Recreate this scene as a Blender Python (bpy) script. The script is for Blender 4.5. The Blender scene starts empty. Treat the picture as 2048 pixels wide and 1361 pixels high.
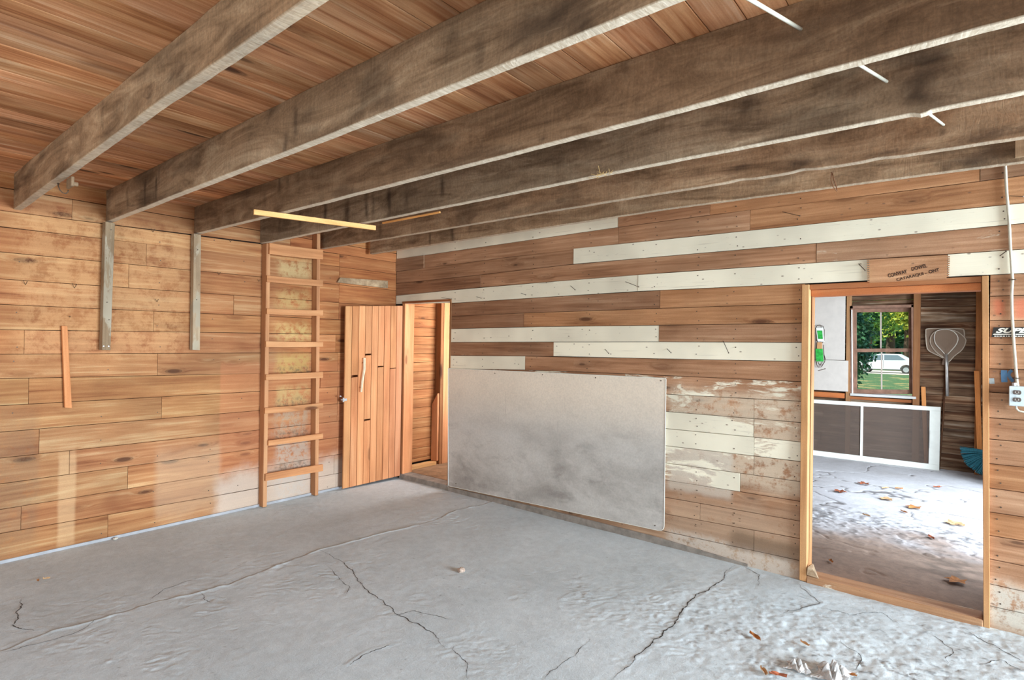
import bpy, bmesh, math, random
import numpy as np
from mathutils import Vector, Matrix

S = bpy.context.scene
COL = S.collection
rnd = random.Random(7)

# ------------------------------------------------------------------ camera
FPX, YAW, PIT, ROL = 1119.09, .683597, .00465437, .0149116
CAM = np.array([5.088, -4.129, 1.55])
_F = np.array([-math.sin(YAW)*math.cos(PIT), math.cos(YAW)*math.cos(PIT), math.sin(PIT)])
_R0 = np.cross(_F, [0, 0, 1]); _R0 /= np.linalg.norm(_R0); _U0 = np.cross(_R0, _F)
_R = math.cos(ROL)*_R0 + math.sin(ROL)*_U0
_U = -math.sin(ROL)*_R0 + math.cos(ROL)*_U0
cd = bpy.data.cameras.new('camera'); cam = bpy.data.objects.new('camera', cd); COL.objects.link(cam)
cd.sensor_width = 36; cd.lens = FPX/2048*36; cd.clip_start = .02; cd.clip_end = 400
m = Matrix(((_R[0], _U[0], -_F[0], CAM[0]), (_R[1], _U[1], -_F[1], CAM[1]), (_R[2], _U[2], -_F[2], CAM[2]), (0, 0, 0, 1)))
cam.matrix_world = m
S.camera = cam

# ------------------------------------------------------------------ light
S.view_settings.view_transform = 'Standard'; S.view_settings.look = 'None'
S.view_settings.gamma = 1; S.view_settings.use_curve_mapping = False
S.view_settings.exposure = 0.12
w = bpy.data.worlds.new('world'); S.world = w; w.use_nodes = True
nt = w.node_tree; nt.nodes.clear()
wo = nt.nodes.new('ShaderNodeOutputWorld'); wb = nt.nodes.new('ShaderNodeBackground')
wb.inputs[0].default_value = (.80, .90, 1.0, 1); wb.inputs[1].default_value = 1.4
nt.links.new(wb.outputs[0], wo.inputs[0])


def light(name, kind, loc, direction, energy, color=(1, 1, 1), sx=1, sy=1, spread=math.pi):
    l = bpy.data.lights.new(name, kind); l.energy = energy; l.color = color
    if kind == 'AREA':
        l.shape = 'RECTANGLE'; l.size = sx; l.size_y = sy; l.spread = spread
    if kind == 'SUN':
        l.angle = math.radians(1.0)
    o = bpy.data.objects.new(name, l); COL.objects.link(o); o.location = loc
    o.rotation_euler = Vector(direction).to_track_quat('-Z', 'Y').to_euler()
    return o


light('sunlight', 'SUN', (0, 0, 20), (.6, .35, -.72), 6.5, (1, .95, .86))
# daylight through the side and back-room openings; front and small-room lamps are added fill
light('added_fill_front', 'AREA', (4.4, -6.45, 1.25), (-.05, 1, -.12), 72, (.80, .96, 1.1), 6.2, 2.2)  # added fill from behind the camera, lifts the joist sides
light('daylight_side_opening', 'AREA', (10.3, -.7, 1.5), (-1, -.06, -.04), 1400, (.80, .96, 1.1), 3.0, 2.4)
light('daylight_back_room', 'AREA', (5.45, 2.5, 1.15), (-1, 0, -.25), 95, (.84, .96, 1.08), 3.0, 2.1)
light('added_fill_small_room', 'AREA', (1.0, 1.1, 1.5), (-1, -.35, -.1), 60, (.92, .98, 1.04), 1.0, 1.6)  # added fill inside the small room, whose walls have no opening for it


# ------------------------------------------------------------------ helpers
def ray(px, py):
    return _F + _R*(px-1024)/FPX - _U*(py-680.5)/FPX


def onX(px, py, x=0.0):
    d = ray(px, py); return CAM + d*((x-CAM[0])/d[0])


def onY(px, py, y=0.0):
    d = ray(px, py); return CAM + d*((y-CAM[1])/d[1])


def onZ(px, py, z=0.0):
    d = ray(px, py); return CAM + d*((z-CAM[2])/d[2])


def tag(o, label=None, cat=None, group=None, kind=None):
    if label: o['label'] = label
    if cat: o['category'] = cat
    if group: o['group'] = group
    if kind: o['kind'] = kind
    return o


def empty(name, loc=(0, 0, 0)):
    o = bpy.data.objects.new(name, None); COL.objects.link(o); o.location = loc; o.empty_display_size = .05
    return o


def link(name, me, mat, parent=None, color=None):
    o = bpy.data.objects.new(name, me); COL.objects.link(o)
    if mat: me.materials.append(mat)
    if parent:
        o.parent = parent
        o.matrix_parent_inverse = Matrix.Translation(-Vector(parent.location)) if parent.parent is None else Matrix.Identity(4)
    if color: o.color = color
    return o


def mesh(name, V, Fc, mat, parent=None, color=None, smooth=False):
    me = bpy.data.meshes.new(name); me.from_pydata([tuple(map(float, v)) for v in V], [], Fc); me.update()
    if smooth:
        me.polygons.foreach_set('use_smooth', [True]*len(me.polygons))
    return link(name, me, mat, parent, color)


class MB:
    def __init__(s): s.V = []; s.F = []

    def add(s, V, F):
        n = len(s.V); s.V += [tuple(v) for v in V]; s.F += [tuple(i+n for i in f) for f in F]; return s

    def box(s, a, b, c=0.0):
        """box between corners a and b with chamfer c"""
        x0, y0, z0 = [min(a[i], b[i]) for i in range(3)]; x1, y1, z1 = [max(a[i], b[i]) for i in range(3)]
        return s.hexa([(x0, y0, z0), (x1, y0, z0), (x1, y1, z0), (x0, y1, z0), (x0, y0, z1), (x1, y0, z1), (x1, y1, z1), (x0, y1, z1)], c)

    def hexa(s, P, c=0.0):
        if c <= 0:
            return s.add(P, [(0, 3, 2, 1), (4, 5, 6, 7), (0, 1, 5, 4), (1, 2, 6, 5), (2, 3, 7, 6), (3, 0, 4, 7)])
        P = [np.array(p, float) for p in P]
        nb = {0: (1, 3, 4), 1: (0, 2, 5), 2: (3, 1, 6), 3: (2, 0, 7), 4: (5, 7, 0), 5: (4, 6, 1), 6: (7, 5, 2), 7: (6, 4, 3)}
        V = []; idx = {}
        faces = [(0, 3, 2, 1), (4, 5, 6, 7), (0, 1, 5, 4), (1, 2, 6, 5), (2, 3, 7, 6), (3, 0, 4, 7)]
        for fi, f in enumerate(faces):
            for k, i in enumerate(f):
                p = P[i].copy()
                for j in (f[k-1], f[(k+1) % 4]):
                    d = P[j]-P[i]; p = p + d/np.linalg.norm(d)*c
                idx[(fi, i)] = len(V); V.append(p)
        F = [tuple(idx[(fi, i)] for i in f) for fi, f in enumerate(faces)]
        ed = {}
        for fi, f in enumerate(faces):
            for k in range(4):
                a, b = f[k], f[(k+1) % 4]; ed.setdefault((min(a, b), max(a, b)), []).append((fi, a, b))
        for (a, b), l in ed.items():
            (f1, p, q), (f2, r, t) = l
            F.append((idx[(f1, q)], idx[(f1, p)], idx[(f2, p)], idx[(f2, q)]))
        for i in range(8):
            fs = [fi for fi, f in enumerate(faces) if i in f]
            tri = [idx[(fi, i)] for fi in fs]
            n = np.cross(V[tri[1]]-V[tri[0]], V[tri[2]]-V[tri[0]])
            cen = sum(P)/8
            if np.dot(n, P[i]-cen) < 0: tri.reverse()
            F.append(tuple(tri))
        return s.add(V, F)

    def tube(s, pts, r, n=6, closed=False):
        pts = [np.array(p, float) for p in pts]; V = []; m_ = len(pts)
        rr = r if hasattr(r, '__len__') else [r]*m_
        up = None
        for i, p in enumerate(pts):
            if closed: t = pts[(i+1) % m_]-pts[i-1]
            else: t = pts[min(i+1, m_-1)]-pts[max(i-1, 0)]
            t = t/(np.linalg.norm(t)+1e-12)
            if up is None:
                up = np.array([0, 0, 1.]) if abs(t[2]) < .9 else np.array([1., 0, 0])
            a = np.cross(up, t); a /= (np.linalg.norm(a)+1e-12); b = np.cross(t, a); up = b
            for k in range(n):
                th = 2*math.pi*k/n; V.append(p+rr[i]*(a*math.cos(th)+b*math.sin(th)))
        F = []
        for i in range(m_ if closed else m_-1):
            j = (i+1) % m_
            for k in range(n):
                F.append((i*n+k, i*n+(k+1) % n, j*n+(k+1) % n, j*n+k))
        if not closed:
            F.append(tuple(range(n-1, -1, -1))); F.append(tuple((m_-1)*n+k for k in range(n)))
        return s.add(V, F)

    def build(s, name, mat, parent=None, color=None, smooth=False):
        return mesh(name, s.V, s.F, mat, parent, color, smooth)


def stations(name, P0, T, mat, parent=None, color=None):
    """a board drawn as stations; each station = (front bottom, front top) points; T = thickness vector (to the back)"""
    T = np.array(T, float); V = []; F = []
    c = .0012
    n = len(P0)
    ts = T/np.linalg.norm(T)
    for i, (b, t) in enumerate(P0):
        b = np.array(b, float); t = np.array(t, float); u = (t-b)/np.linalg.norm(t-b)
        e = np.zeros(3)
        V += [b+T, b+ts*c, b+u*c, t-u*c, t+ts*c, t+T]
    for i in range(n-1):
        a, b2 = i*6, (i+1)*6
        for k in range(6):
            k2 = (k+1) % 6
            F.append((a+k, b2+k, b2+k2, a+k2))
    F.append((5, 4, 3, 2, 1, 0)); F.append(tuple((n-1)*6+k for k in range(6)))
    o = mesh(name, V, F, mat, parent, color)
    bm = bmesh.new(); bm.from_mesh(o.data); bmesh.ops.recalc_face_normals(bm, faces=bm.faces); bm.to_mesh(o.data); bm.free()
    return o


# ---- numpy noise
def _hash(ix, iy, seed):
    h = (ix.astype(np.int64)*374761393 + iy.astype(np.int64)*668265263 + seed*974634777) & 0x7fffffff
    h = ((h ^ (h >> 13))*1274126177) & 0x7fffffff
    return ((h ^ (h >> 16)) & 0xffff)/65535.0


def vnoise(x, y, seed=0):
    ix = np.floor(x); iy = np.floor(y); fx = x-ix; fy = y-iy
    ux = fx*fx*(3-2*fx); uy = fy*fy*(3-2*fy)
    a = _hash(ix, iy, seed); b = _hash(ix+1, iy, seed); c = _hash(ix, iy+1, seed); d = _hash(ix+1, iy+1, seed)
    return (a*(1-ux)+b*ux)*(1-uy)+(c*(1-ux)+d*ux)*uy


def fbm(x, y, seed=0, o=4):
    r = 0; a = .5; s = 0
    for i in range(o):
        r = r+a*vnoise(x*2**i+i*17.3, y*2**i+i*9.1, seed+i); s += a; a *= .5
    return r/s


def sm(e0, e1, x):
    t = np.clip((x-e0)/(e1-e0), 0, 1); return t*t*(3-2*t)


# ------------------------------------------------------------------ materials
def srgb(r, g, b):
    f = lambda c: (c/255/12.92) if c/255 <= .04045 else ((c/255+.055)/1.055)**2.4
    return (f(r), f(g), f(b), 1)


class N:
    """tiny node-tree writer"""
    def __init__(s, name):
        s.m = bpy.data.materials.new(name); s.m.use_nodes = True; s.t = s.m.node_tree
        s.b = s.t.nodes['Principled BSDF']; s.b.inputs['Specular IOR Level'].default_value = .25

    def n(s, ty, **kw):
        nd = s.t.nodes.new(ty)
        for k, v in kw.items(): setattr(nd, k, v)
        return nd

    def l(s, a, b): s.t.links.new(a, b)

    def val(s, sock, v):
        if isinstance(v, (int, float)): sock.default_value = v
        elif isinstance(v, (tuple, list)): sock.default_value = v
        else: s.l(v, sock)

    def math(s, op, a, b=0.0, c=None, clamp=False):
        nd = s.n('ShaderNodeMath', operation=op, use_clamp=clamp)
        s.val(nd.inputs[0], a); s.val(nd.inputs[1], b)
        if c is not None: s.val(nd.inputs[2], c)
        return nd.outputs[0]

    def mix(s, fac, a, b, mode='MIX'):
        nd = s.n('ShaderNodeMix', data_type='RGBA', blend_type=mode)
        s.val(nd.inputs['Factor'], fac); s.val(nd.inputs['A'], a); s.val(nd.inputs['B'], b)
        return [o for o in nd.outputs if o.type == 'RGBA'][0]

    def map(s, v, a, b, c=0., d=1., smooth=True):
        nd = s.n('ShaderNodeMapRange', interpolation_type='SMOOTHSTEP' if smooth else 'LINEAR')
        s.val(nd.inputs[0], v)
        for i, x in enumerate((a, b, c, d)): s.val(nd.inputs[i+1], x)
        return nd.outputs[0]

    def noise(s, vec, scale, detail=4, rough=.55, dist=0.):
        nd = s.n('ShaderNodeTexNoise'); s.l(vec, nd.inputs['Vector'])
        nd.inputs['Scale'].default_value = scale; nd.inputs['Detail'].default_value = detail
        nd.inputs['Roughness'].default_value = rough; nd.inputs['Distortion'].default_value = dist
        return nd.outputs['Fac']

    def scaled(s, vec, sc):
        nd = s.n('ShaderNodeVectorMath', operation='MULTIPLY'); s.l(vec, nd.inputs[0]); nd.inputs[1].default_value = sc
        return nd.outputs[0]

    def addv(s, a, b):
        nd = s.n('ShaderNodeVectorMath', operation='ADD'); s.l(a, nd.inputs[0]); s.val(nd.inputs[1], b)
        return nd.outputs[0]

    def bump(s, h, strength=.3, dist=.01, prev=None):
        nd = s.n('ShaderNodeBump'); s.l(h, nd.inputs['Height'])
        nd.inputs['Strength'].default_value = strength; nd.inputs['Distance'].default_value = dist
        if prev: s.l(prev, nd.inputs['Normal'])
        return nd.outputs['Normal']

    def ramp(s, v, stops):
        nd = s.n('ShaderNodeValToRGB'); s.l(v, nd.inputs[0]); e = nd.color_ramp.elements
        while len(e) > 1: e.remove(e[-1])
        e[0].position = stops[0][0]; e[0].color = stops[0][1]
        for p, c in stops[1:]:
            k = e.new(p); k.color = c
        return nd.outputs[0]


def wood(name, stops, axis, knots=.5, knot_col=srgb(92, 52, 30), var=.12, broad=.25, paint=None, rough=.8,
         fine=.25, saw=0., streak=None, bump=.35, zones=(), across=9.0, kscale=1.0, paint_hi=.62, specks=False, mul=(.84, .76, .68)):
    """axis: 0/1/2 = grain along X/Y/Z; object colour tints; object alpha = paint coverage"""
    k = N(name)
    tc = k.n('ShaderNodeTexCoord'); oi = k.n('ShaderNodeObjectInfo')
    rs = k.math('MULTIPLY', oi.outputs['Random'], 61.0)
    cb = k.n('ShaderNodeCombineXYZ')
    for i in range(3): k.l(rs, cb.inputs[i])
    P = k.addv(tc.outputs['Object'], cb.outputs[0])
    def sc(along, acr):
        v = [acr]*3; v[axis] = along; return tuple(v)
    # knots bend the grain around themselves
    kv = k.scaled(P, sc(1.5*kscale, 5.2*kscale))
    vo = k.n('ShaderNodeTexVoronoi', feature='F1'); k.l(kv, vo.inputs['Vector']); vo.inputs['Scale'].default_value = 1.0
    d = vo.outputs['Distance']
    sx = k.n('ShaderNodeSeparateColor'); k.l(vo.outputs['Color'], sx.inputs[0])
    keep = k.math('LESS_THAN', sx.outputs[0], knots)
    rad = k.math('MULTIPLY_ADD', sx.outputs[1], .09, .05)
    halo = k.math('MULTIPLY', k.map(d, .0, .42, 1., 0.), keep)
    Pg = k.addv(P, k.scaled(cbn(k, halo), sc(0, .035)))
    g = k.noise(k.scaled(Pg, sc(.75, across)), 1.0, 5, .62, .55)
    g2 = k.noise(k.scaled(Pg, sc(1.6, across*6)), 1.0, 3, .6, .2)
    gm = k.math('ADD', k.math('MULTIPLY', g, 1-fine), k.math('MULTIPLY', g2, fine))
    c = k.ramp(gm, stops)
    br = k.noise(P, 1.7, 3, .6)
    c = k.mix(1.0, c, greyv(k, k.map(br, .25, .75, 1-broad, 1+broad)), 'MULTIPLY')
    if streak:
        st = k.noise(k.scaled(P, sc(.5, 4.5)), 1.0, 3, .7, 1.0)
        c = k.mix(k.map(st, .54, .72, 0., streak[1]), c, streak[0])
    if knots > 0:
        kn = k.math('MULTIPLY', k.map(k.math('SUBTRACT', d, rad), -.02, .035, 1., 0.), keep)
        ring = k.math('MULTIPLY', k.map(k.math('ABSOLUTE', k.math('SUBTRACT', d, k.math('MULTIPLY', rad, 1.25))), .0, .035, 1., 0.), keep)
        c = k.mix(k.math('MULTIPLY', halo, .35), c, k.mix(1.0, c, knot_col, 'MULTIPLY'))
        c = k.mix(k.math('MULTIPLY', kn, .85), c, knot_col)
        c = k.mix(k.math('MULTIPLY', ring, .45), c, tuple(x*.45 for x in knot_col[:3])+(1,))
    c = k.mix(1.0, c, tuple(mul)+(1,), 'MULTIPLY')
    c = k.mix(1.0, c, oi.outputs['Color'], 'MULTIPLY')
    if saw > 0:
        sw = k.noise(k.scaled(P, tuple([saw*30 if i == axis else (3 if i != 1 else 3) for i in range(3)])), 1.0, 3, .7, .5)
        c = k.mix(1.0, c, greyv(k, k.map(sw, .3, .7, .80, 1.2)), 'MULTIPLY')
    for z in zones: c = z(k, c, tc.outputs['Object'])
    dust = k.noise(P, 210, 3, .7)
    c = k.mix(1.0, c, greyv(k, k.map(dust, .3, .7, .93, 1.07)), 'MULTIPLY')
    hgt = gm
    if paint:
        pn = k.noise(k.scaled(P, sc(2.6, 9)), 1.0, 8, .68, .4)
        pb = k.noise(P, 2.2, 2, .5)
        pm = k.math('ADD', k.math('MULTIPLY', pn, .62), k.math('MULTIPLY', pb, .38))
        th = k.math('SUBTRACT', paint_hi+.2, k.math('MULTIPLY', oi.outputs['Alpha'], .62))
        msk = k.map(k.math('SUBTRACT', pm, th), -.025, .03)
        pc = k.mix(k.map(pb, .35, .7), paint[0], paint[1])
        pc = k.mix(k.map(g2, .62, .75, 0, .35), pc, srgb(120, 105, 88))
        c = k.mix(k.math('MULTIPLY', msk, .93), c, pc)
        if specks:
            sv = k.n('ShaderNodeTexVoronoi', feature='F1'); k.l(k.scaled(P, sc(22, 40)), sv.inputs['Vector']); sv.inputs['Scale'].default_value = 1.0
            s2 = k.n('ShaderNodeSeparateColor'); k.l(sv.outputs['Color'], s2.inputs[0])
            dd = k.math('MULTIPLY', k.map(sv.outputs['Distance'], .10, .26, 1., 0.), k.math('LESS_THAN', s2.outputs[0], .09))
            scr = k.noise(k.scaled(P, sc(10, 34)), 1.0, 4, .75, 2.5)
            dd = k.math('MAXIMUM', dd, k.map(scr, .66, .70, 0, .55))
            c = k.mix(k.math('MULTIPLY', dd, .7), c, srgb(112, 88, 70))
        hgt = k.math('MULTIPLY_ADD', msk, .25, gm)
    k.l(k.mix(1.0, c, greyv(k, k.map(oi.outputs['Random'], 0, 1, 1-var, 1+var, False)), 'MULTIPLY'), k.b.inputs['Base Color'])
    k.b.inputs['Roughness'].default_value = rough
    nrm = k.bump(hgt, bump, .004)
    if saw > 0: nrm = k.bump(sw, .5, .003, nrm)
    k.l(nrm, k.b.inputs['Normal'])
    return k.m


def cbn(k, v):
    c = k.n('ShaderNodeCombineXYZ')
    for i in range(3): k.l(v, c.inputs[i])
    return c.outputs[0]


def greyv(k, v):
    return cbn(k, v)


def plain(name, col, rough=.6, metal=0., vary=0., vscale=20., bump=0.):
    k = N(name)
    k.b.inputs['Roughness'].default_value = rough; k.b.inputs['Metallic'].default_value = metal
    tc = k.n('ShaderNodeTexCoord')
    n_ = k.noise(tc.outputs['Object'], vscale, 5, .6)
    c = k.mix(1.0, col, greyv(k, k.map(n_, .25, .75, 1-vary, 1+vary)), 'MULTIPLY')
    k.l(c, k.b.inputs['Base Color'])
    if bump: k.l(k.bump(n_, bump, .003), k.b.inputs['Normal'])
    return k.m


def zone(ax, a0, a1, z0, z1, col, amt, edge=.03, nscale=3., nthr=None, mode='MIX', zedge=None, zax=2):
    """a worn/stained patch with its own outline on the wall (world position: ax and z)"""
    def f(k, c, pos):
        s = k.n('ShaderNodeSeparateXYZ'); k.l(pos, s.inputs[0])
        a = s.outputs[ax]; z = s.outputs[zax]
        nn = k.noise(pos, nscale, 5, .65)
        wob = k.math('MULTIPLY_ADD', nn, edge*2.4, -edge*1.2)
        a_ = k.math('ADD', a, wob); ze = zedge or edge; z_ = k.math('ADD', z, k.math('MULTIPLY', wob, ze/edge))
        m1 = k.math('MULTIPLY', k.map(a_, a0-edge, a0+edge), k.map(a_, a1-edge, a1+edge, 1., 0.))
        m2 = k.math('MULTIPLY', k.map(z_, z0-ze, z0+ze), k.map(z_, z1-ze, z1+ze, 1., 0.))
        mm = k.math('MULTIPLY', m1, m2)
        if nthr is not None:
            n2 = k.noise(pos, nscale*3, 8, .75)
            mm = k.math('MULTIPLY', mm, k.map(n2, nthr-.06, nthr+.1))
        return k.mix(k.math('MULTIPLY', mm, amt), c, col, mode)
    return f


pz = lambda px, py: onX(px, py, 0)
zA = pz(440, 750); zB = pz(526, 985); zst0 = pz(119, 860); zst1 = pz(148, 1110)
left_zones = [
    zone(1, -9, -1.2, -1, 1.55, (.96, 1.06, 1.10, 1), .7, .2, mode='MULTIPLY', zedge=.35),
    zone(1, pz(440, 800)[1], -.2, .32, 1.33, srgb(196, 122, 84), .34, .012, mode='MIX', zedge=.03),
    zone(1, pz(560, 800)[1], 0.3, 1.2, 3, (1.02, .88, .74, 1), .75, .12, mode='MULTIPLY', zedge=.3),
    zone(1, zst0[1], zst1[1], .02, .72, srgb(222, 186, 140), .38, .012, mode='MIX', zedge=.12),
    zone(1, pz(440, 900)[1]-.5, pz(440, 900)[1], .05, .62, srgb(200, 172, 140), .35, .03, mode='MIX', zedge=.1),
    zone(1, -1.95, -.55, -.1, .33, srgb(206, 188, 170), .75, .06, nscale=5, zedge=.12),
    zone(1, -5, pz(75, 900)[1], .05, 1.0, srgb(128, 104, 80), .35, .03, nscale=4, nthr=.4, zedge=.2),
    zone(1, -3.3, -2.2, 1.4, 2.45, srgb(226, 178, 124), .30, .1, nscale=3, nthr=.45, zedge=.1),
]
for i in range(8):
    zt = 2.44 - i*.307
    cols = [srgb(196, 172, 122), srgb(190, 160, 104), srgb(196, 170, 110), srgb(192, 162, 96), srgb(186, 160, 106), srgb(172, 152, 126), srgb(176, 160, 142), srgb(192, 178, 164)]
    left_zones.append(zone(1, -1.42, -1.08, zt-.30, zt-.12 if i < 5 else zt-.02, cols[i], .72, .05+.01*(i % 3), nscale=4+i % 4, nthr=.43+.02*(i % 3), zedge=.06))
for i in range(3, 7):
    zt = 2.40 - i*.307
    left_zones.append(zone(1, -1.42, -1.06, zt-.30, zt-.20, srgb(92, 80, 66), .6, .03, nscale=9, nthr=.5))

M = {}
M['left'] = wood('orange_pine_plank', [(.30, srgb(142, 86, 54)), (.42, srgb(190, 134, 94)), (.54, srgb(212, 160, 116)), (.66, srgb(240, 204, 160))], 1,
                 knots=.42, knot_col=srgb(104, 68, 48), var=.08, broad=.16, zones=left_zones, kscale=1.9, fine=.42, streak=(srgb(150, 92, 60), .6), mul=(.62, .515, .42), bump=.5)
back_zones = [
    zone(0, 3.30, 4.25, .55, 1.22, srgb(214, 200, 176), .62, .05, nscale=4, nthr=.42, zedge=.06),
    zone(0, 3.30, 3.78, .44, .86, srgb(206, 198, 182), .66, .03, nscale=5, nthr=.36, zedge=.03),
    zone(0, 3.30, 4.25, -.1, .42, srgb(190, 166, 140), .5, .1, nscale=4, nthr=.35, zedge=.12),
    zone(0, 3.3, 4.2, -.05, .14, srgb(206, 196, 182), .7, .05, nscale=6, nthr=.42, zedge=.03),
    zone(0, 3.78, 4.25, .10, .22, srgb(128, 104, 82), .8, .04, nscale=5, zedge=.03),
    zone(0, 5.18, 5.40, .02, .26, srgb(216, 214, 200), .7, .04, nscale=5, nthr=.42, zedge=.05),
    zone(0, onY(962, 670)[0], onY(1150, 670)[0], onY(1050, 683)[2]+.005, onY(1050, 656)[2]-.005, srgb(160, 112, 80), .9, .03, nscale=8, nthr=.42),
    zone(0, onY(1986, 612)[0], onY(2007, 612)[0], onY(1995, 633)[2], onY(1995, 600)[2], srgb(206, 112, 82), .6, .02, nscale=6),
    zone(0, onY(2030, 612)[0], onY(2056, 612)[0], onY(2040, 637)[2], onY(2040, 598)[2], srgb(208, 112, 84), .6, .02, nscale=6),
    zone(0, onY(1690, 545)[0], onY(1738, 545)[0], onY(1700, 566)[2], onY(1700, 540)[2], srgb(178, 140, 100), .6, .04, nscale=6),
    zone(0, -.2, 1.6, -.1, .5, srgb(150, 132, 112), .4, .1, nscale=4, nthr=.4),
]
M['back'] = wood('weathered_barn_plank', [(.30, srgb(124, 90, 68)), (.44, srgb(164, 128, 100)), (.56, srgb(186, 152, 124)), (.70, srgb(214, 186, 158))], 0,
                 knots=.34, knot_col=srgb(92, 64, 48), var=.07, broad=.16, kscale=1.8, fine=.42, specks=True, mul=(.84, .72, .62), bump=.5, paint=(srgb(244, 237, 212), srgb(222, 215, 192)), zones=back_zones)
M['ceil'] = wood('ceiling_board_wood', [(.30, srgb(116, 74, 48)), (.42, srgb(172, 122, 86)), (.54, srgb(202, 160, 124)), (.68, srgb(226, 202, 178))], 1,
                 knots=.75, knot_col=srgb(66, 42, 30), var=.10, broad=.26, streak=(srgb(120, 74, 46), .7), across=10, kscale=1.25, fine=.38, mul=(.90, .76, .64), bump=.5)
M['joist'] = None
M['pine'] = wood('fresh_pine', [(.25, srgb(214, 160, 100)), (.5, srgb(234, 190, 130)), (.75, srgb(246, 214, 160))], 0, knots=.06, var=.05, broad=.06)
M['pine_y'] = wood('fresh_pine_cross', [(.25, srgb(214, 160, 100)), (.5, srgb(236, 192, 134)), (.75, srgb(246, 214, 160))], 1, knots=.06, var=.05, broad=.06)
M['pine_z'] = wood('honey_pine_upright', [(.25, srgb(178, 116, 76)), (.48, srgb(208, 148, 106)), (.75, srgb(232, 184, 140))], 2, knots=.30, knot_col=srgb(120, 72, 44), var=.10, broad=.1, kscale=1.2)
M['frame'] = wood('door_frame_wood', [(.25, srgb(170, 116, 76)), (.5, srgb(206, 160, 116)), (.75, srgb(222, 190, 148))], 2, knots=.08, var=.08, broad=.18)
M['frame_x'] = wood('door_header_wood', [(.25, srgb(172, 104, 66)), (.5, srgb(200, 136, 92)), (.75, srgb(212, 164, 122))], 0, knots=.08, var=.08, broad=.18)
M['ladder_z'] = wood('ladder_stile_wood', [(.25, srgb(150, 104, 72)), (.5, srgb(196, 148, 110)), (.75, srgb(218, 178, 138))], 2, knots=.1, var=.06, broad=.1)
M['ladder_y'] = wood('ladder_rung_wood', [(.25, srgb(156, 104, 70)), (.5, srgb(200, 148, 106)), (.75, srgb(222, 180, 138))], 1, knots=.12, var=.08, broad=.1)
M['grey_z'] = wood('grey_weathered_board', [(.25, srgb(112, 92, 72)), (.5, srgb(160, 142, 118)), (.7, srgb(190, 178, 156))], 2, knots=.06, var=.06, broad=.25,
                   paint=(srgb(178, 166, 144), srgb(150, 136, 114)), specks=True)
M['grey_x'] = wood('grey_rough_scrap', [(.25, srgb(116, 98, 80)), (.5, srgb(160, 140, 116)), (.7, srgb(190, 174, 150))], 0, knots=.0, var=.06, broad=.25, saw=1.2)
M['dark'] = plain('dark_tar_paper', srgb(38, 28, 22), .95, vary=.3, vscale=8)
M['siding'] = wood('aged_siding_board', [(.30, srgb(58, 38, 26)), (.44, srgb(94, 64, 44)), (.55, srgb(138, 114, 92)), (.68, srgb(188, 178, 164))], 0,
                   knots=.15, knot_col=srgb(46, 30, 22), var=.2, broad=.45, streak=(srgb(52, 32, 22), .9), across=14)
M['steel'] = plain('nail_steel', srgb(92, 78, 66), .55, .6, .2)
M['bright'] = plain('zinc_metal', srgb(196, 198, 200), .35, .8, .1)
M['cable'] = plain('white_cable_sheath', srgb(204, 198, 180), .5, 0, .08, 30)
M['concrete_edge'] = plain('dusty_sill_wood', srgb(140, 132, 122), .95, 0, .25, 14, .4)


def joist_mat(seed):
    """rough-sawn grey-brown timber: vertical saw marks; the mesh attribute 'stain' carries its dark mould marks"""
    k = N('rough_sawn_joist'); tc = k.n('ShaderNodeTexCoord'); oi = k.n('ShaderNodeObjectInfo')
    rs = k.math('MULTIPLY', oi.outputs['Random'], 41.0); P = k.addv(tc.outputs['Object'], cbn(k, rs))
    wrp = k.noise(P, 2.2, 3, .6); Pw = k.addv(k.scaled(P, (70, 8, 5.0)), cbn(k, k.math('MULTIPLY', wrp, 14.0)))
    saw = k.noise(Pw, 1.0, 3, .6, 1.2)
    fin = k.noise(k.scaled(P, (10, 60, 60)), 1.0, 3, .6)
    fuzz = k.noise(P, 95, 4, .75)
    gr = k.noise(k.scaled(P, (1.3, 7, 7)), 1.0, 6, .66, 2.0)
    brd = k.noise(P, 1.5, 4, .65, .6)
    c = k.ramp(gr, [(.32, srgb(108, 88, 68)), (.5, srgb(142, 120, 97)), (.68, srgb(168, 149, 125))])
    c = k.mix(1.0, c, greyv(k, k.map(brd, .3, .7, .78, 1.18)), 'MULTIPLY')
    c = k.mix(1.0, c, greyv(k, k.map(saw, .3, .7, .90, 1.12)), 'MULTIPLY')
    c = k.mix(1.0, c, greyv(k, k.map(fuzz, .3, .7, .86, 1.14)), 'MULTIPLY')
    gg_ = k.noise(k.scaled(P, (1.8, 14, 14)), 1.0, 6, .7, 2.2); c = k.mix(k.map(gg_, .60, .70, 0, .4), c, srgb(84, 66, 52)); c = k.mix(k.map(gg_, .40, .30, 0, .3), c, srgb(184, 164, 140))
    c = k.mix(1.0, c, oi.outputs['Color'], 'MULTIPLY')
    at = k.n('ShaderNodeAttribute', attribute_name='stain')
    c = k.mix(k.math('MULTIPLY', at.outputs['Fac'], .85, clamp=True), c, srgb(48, 36, 28))
    au = k.n('ShaderNodeAttribute', attribute_name='under')     # underside painted paler: floor bounce light put into the colour
    c = k.mix(k.math('MULTIPLY', au.outputs['Fac'], .8), c, k.mix(k.map(saw, .3, .7), srgb(196, 178, 154), srgb(232, 218, 196)))
    k.l(c, k.b.inputs['Base Color']); k.b.inputs['Roughness'].default_value = .92
    h = k.math('ADD', k.math('MULTIPLY', saw, .6), k.math('MULTIPLY', fuzz, .4))
    k.l(k.bump(h, .5, .004), k.b.inputs['Normal'])
    return k.m


M['joist'] = joist_mat(0)


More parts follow.
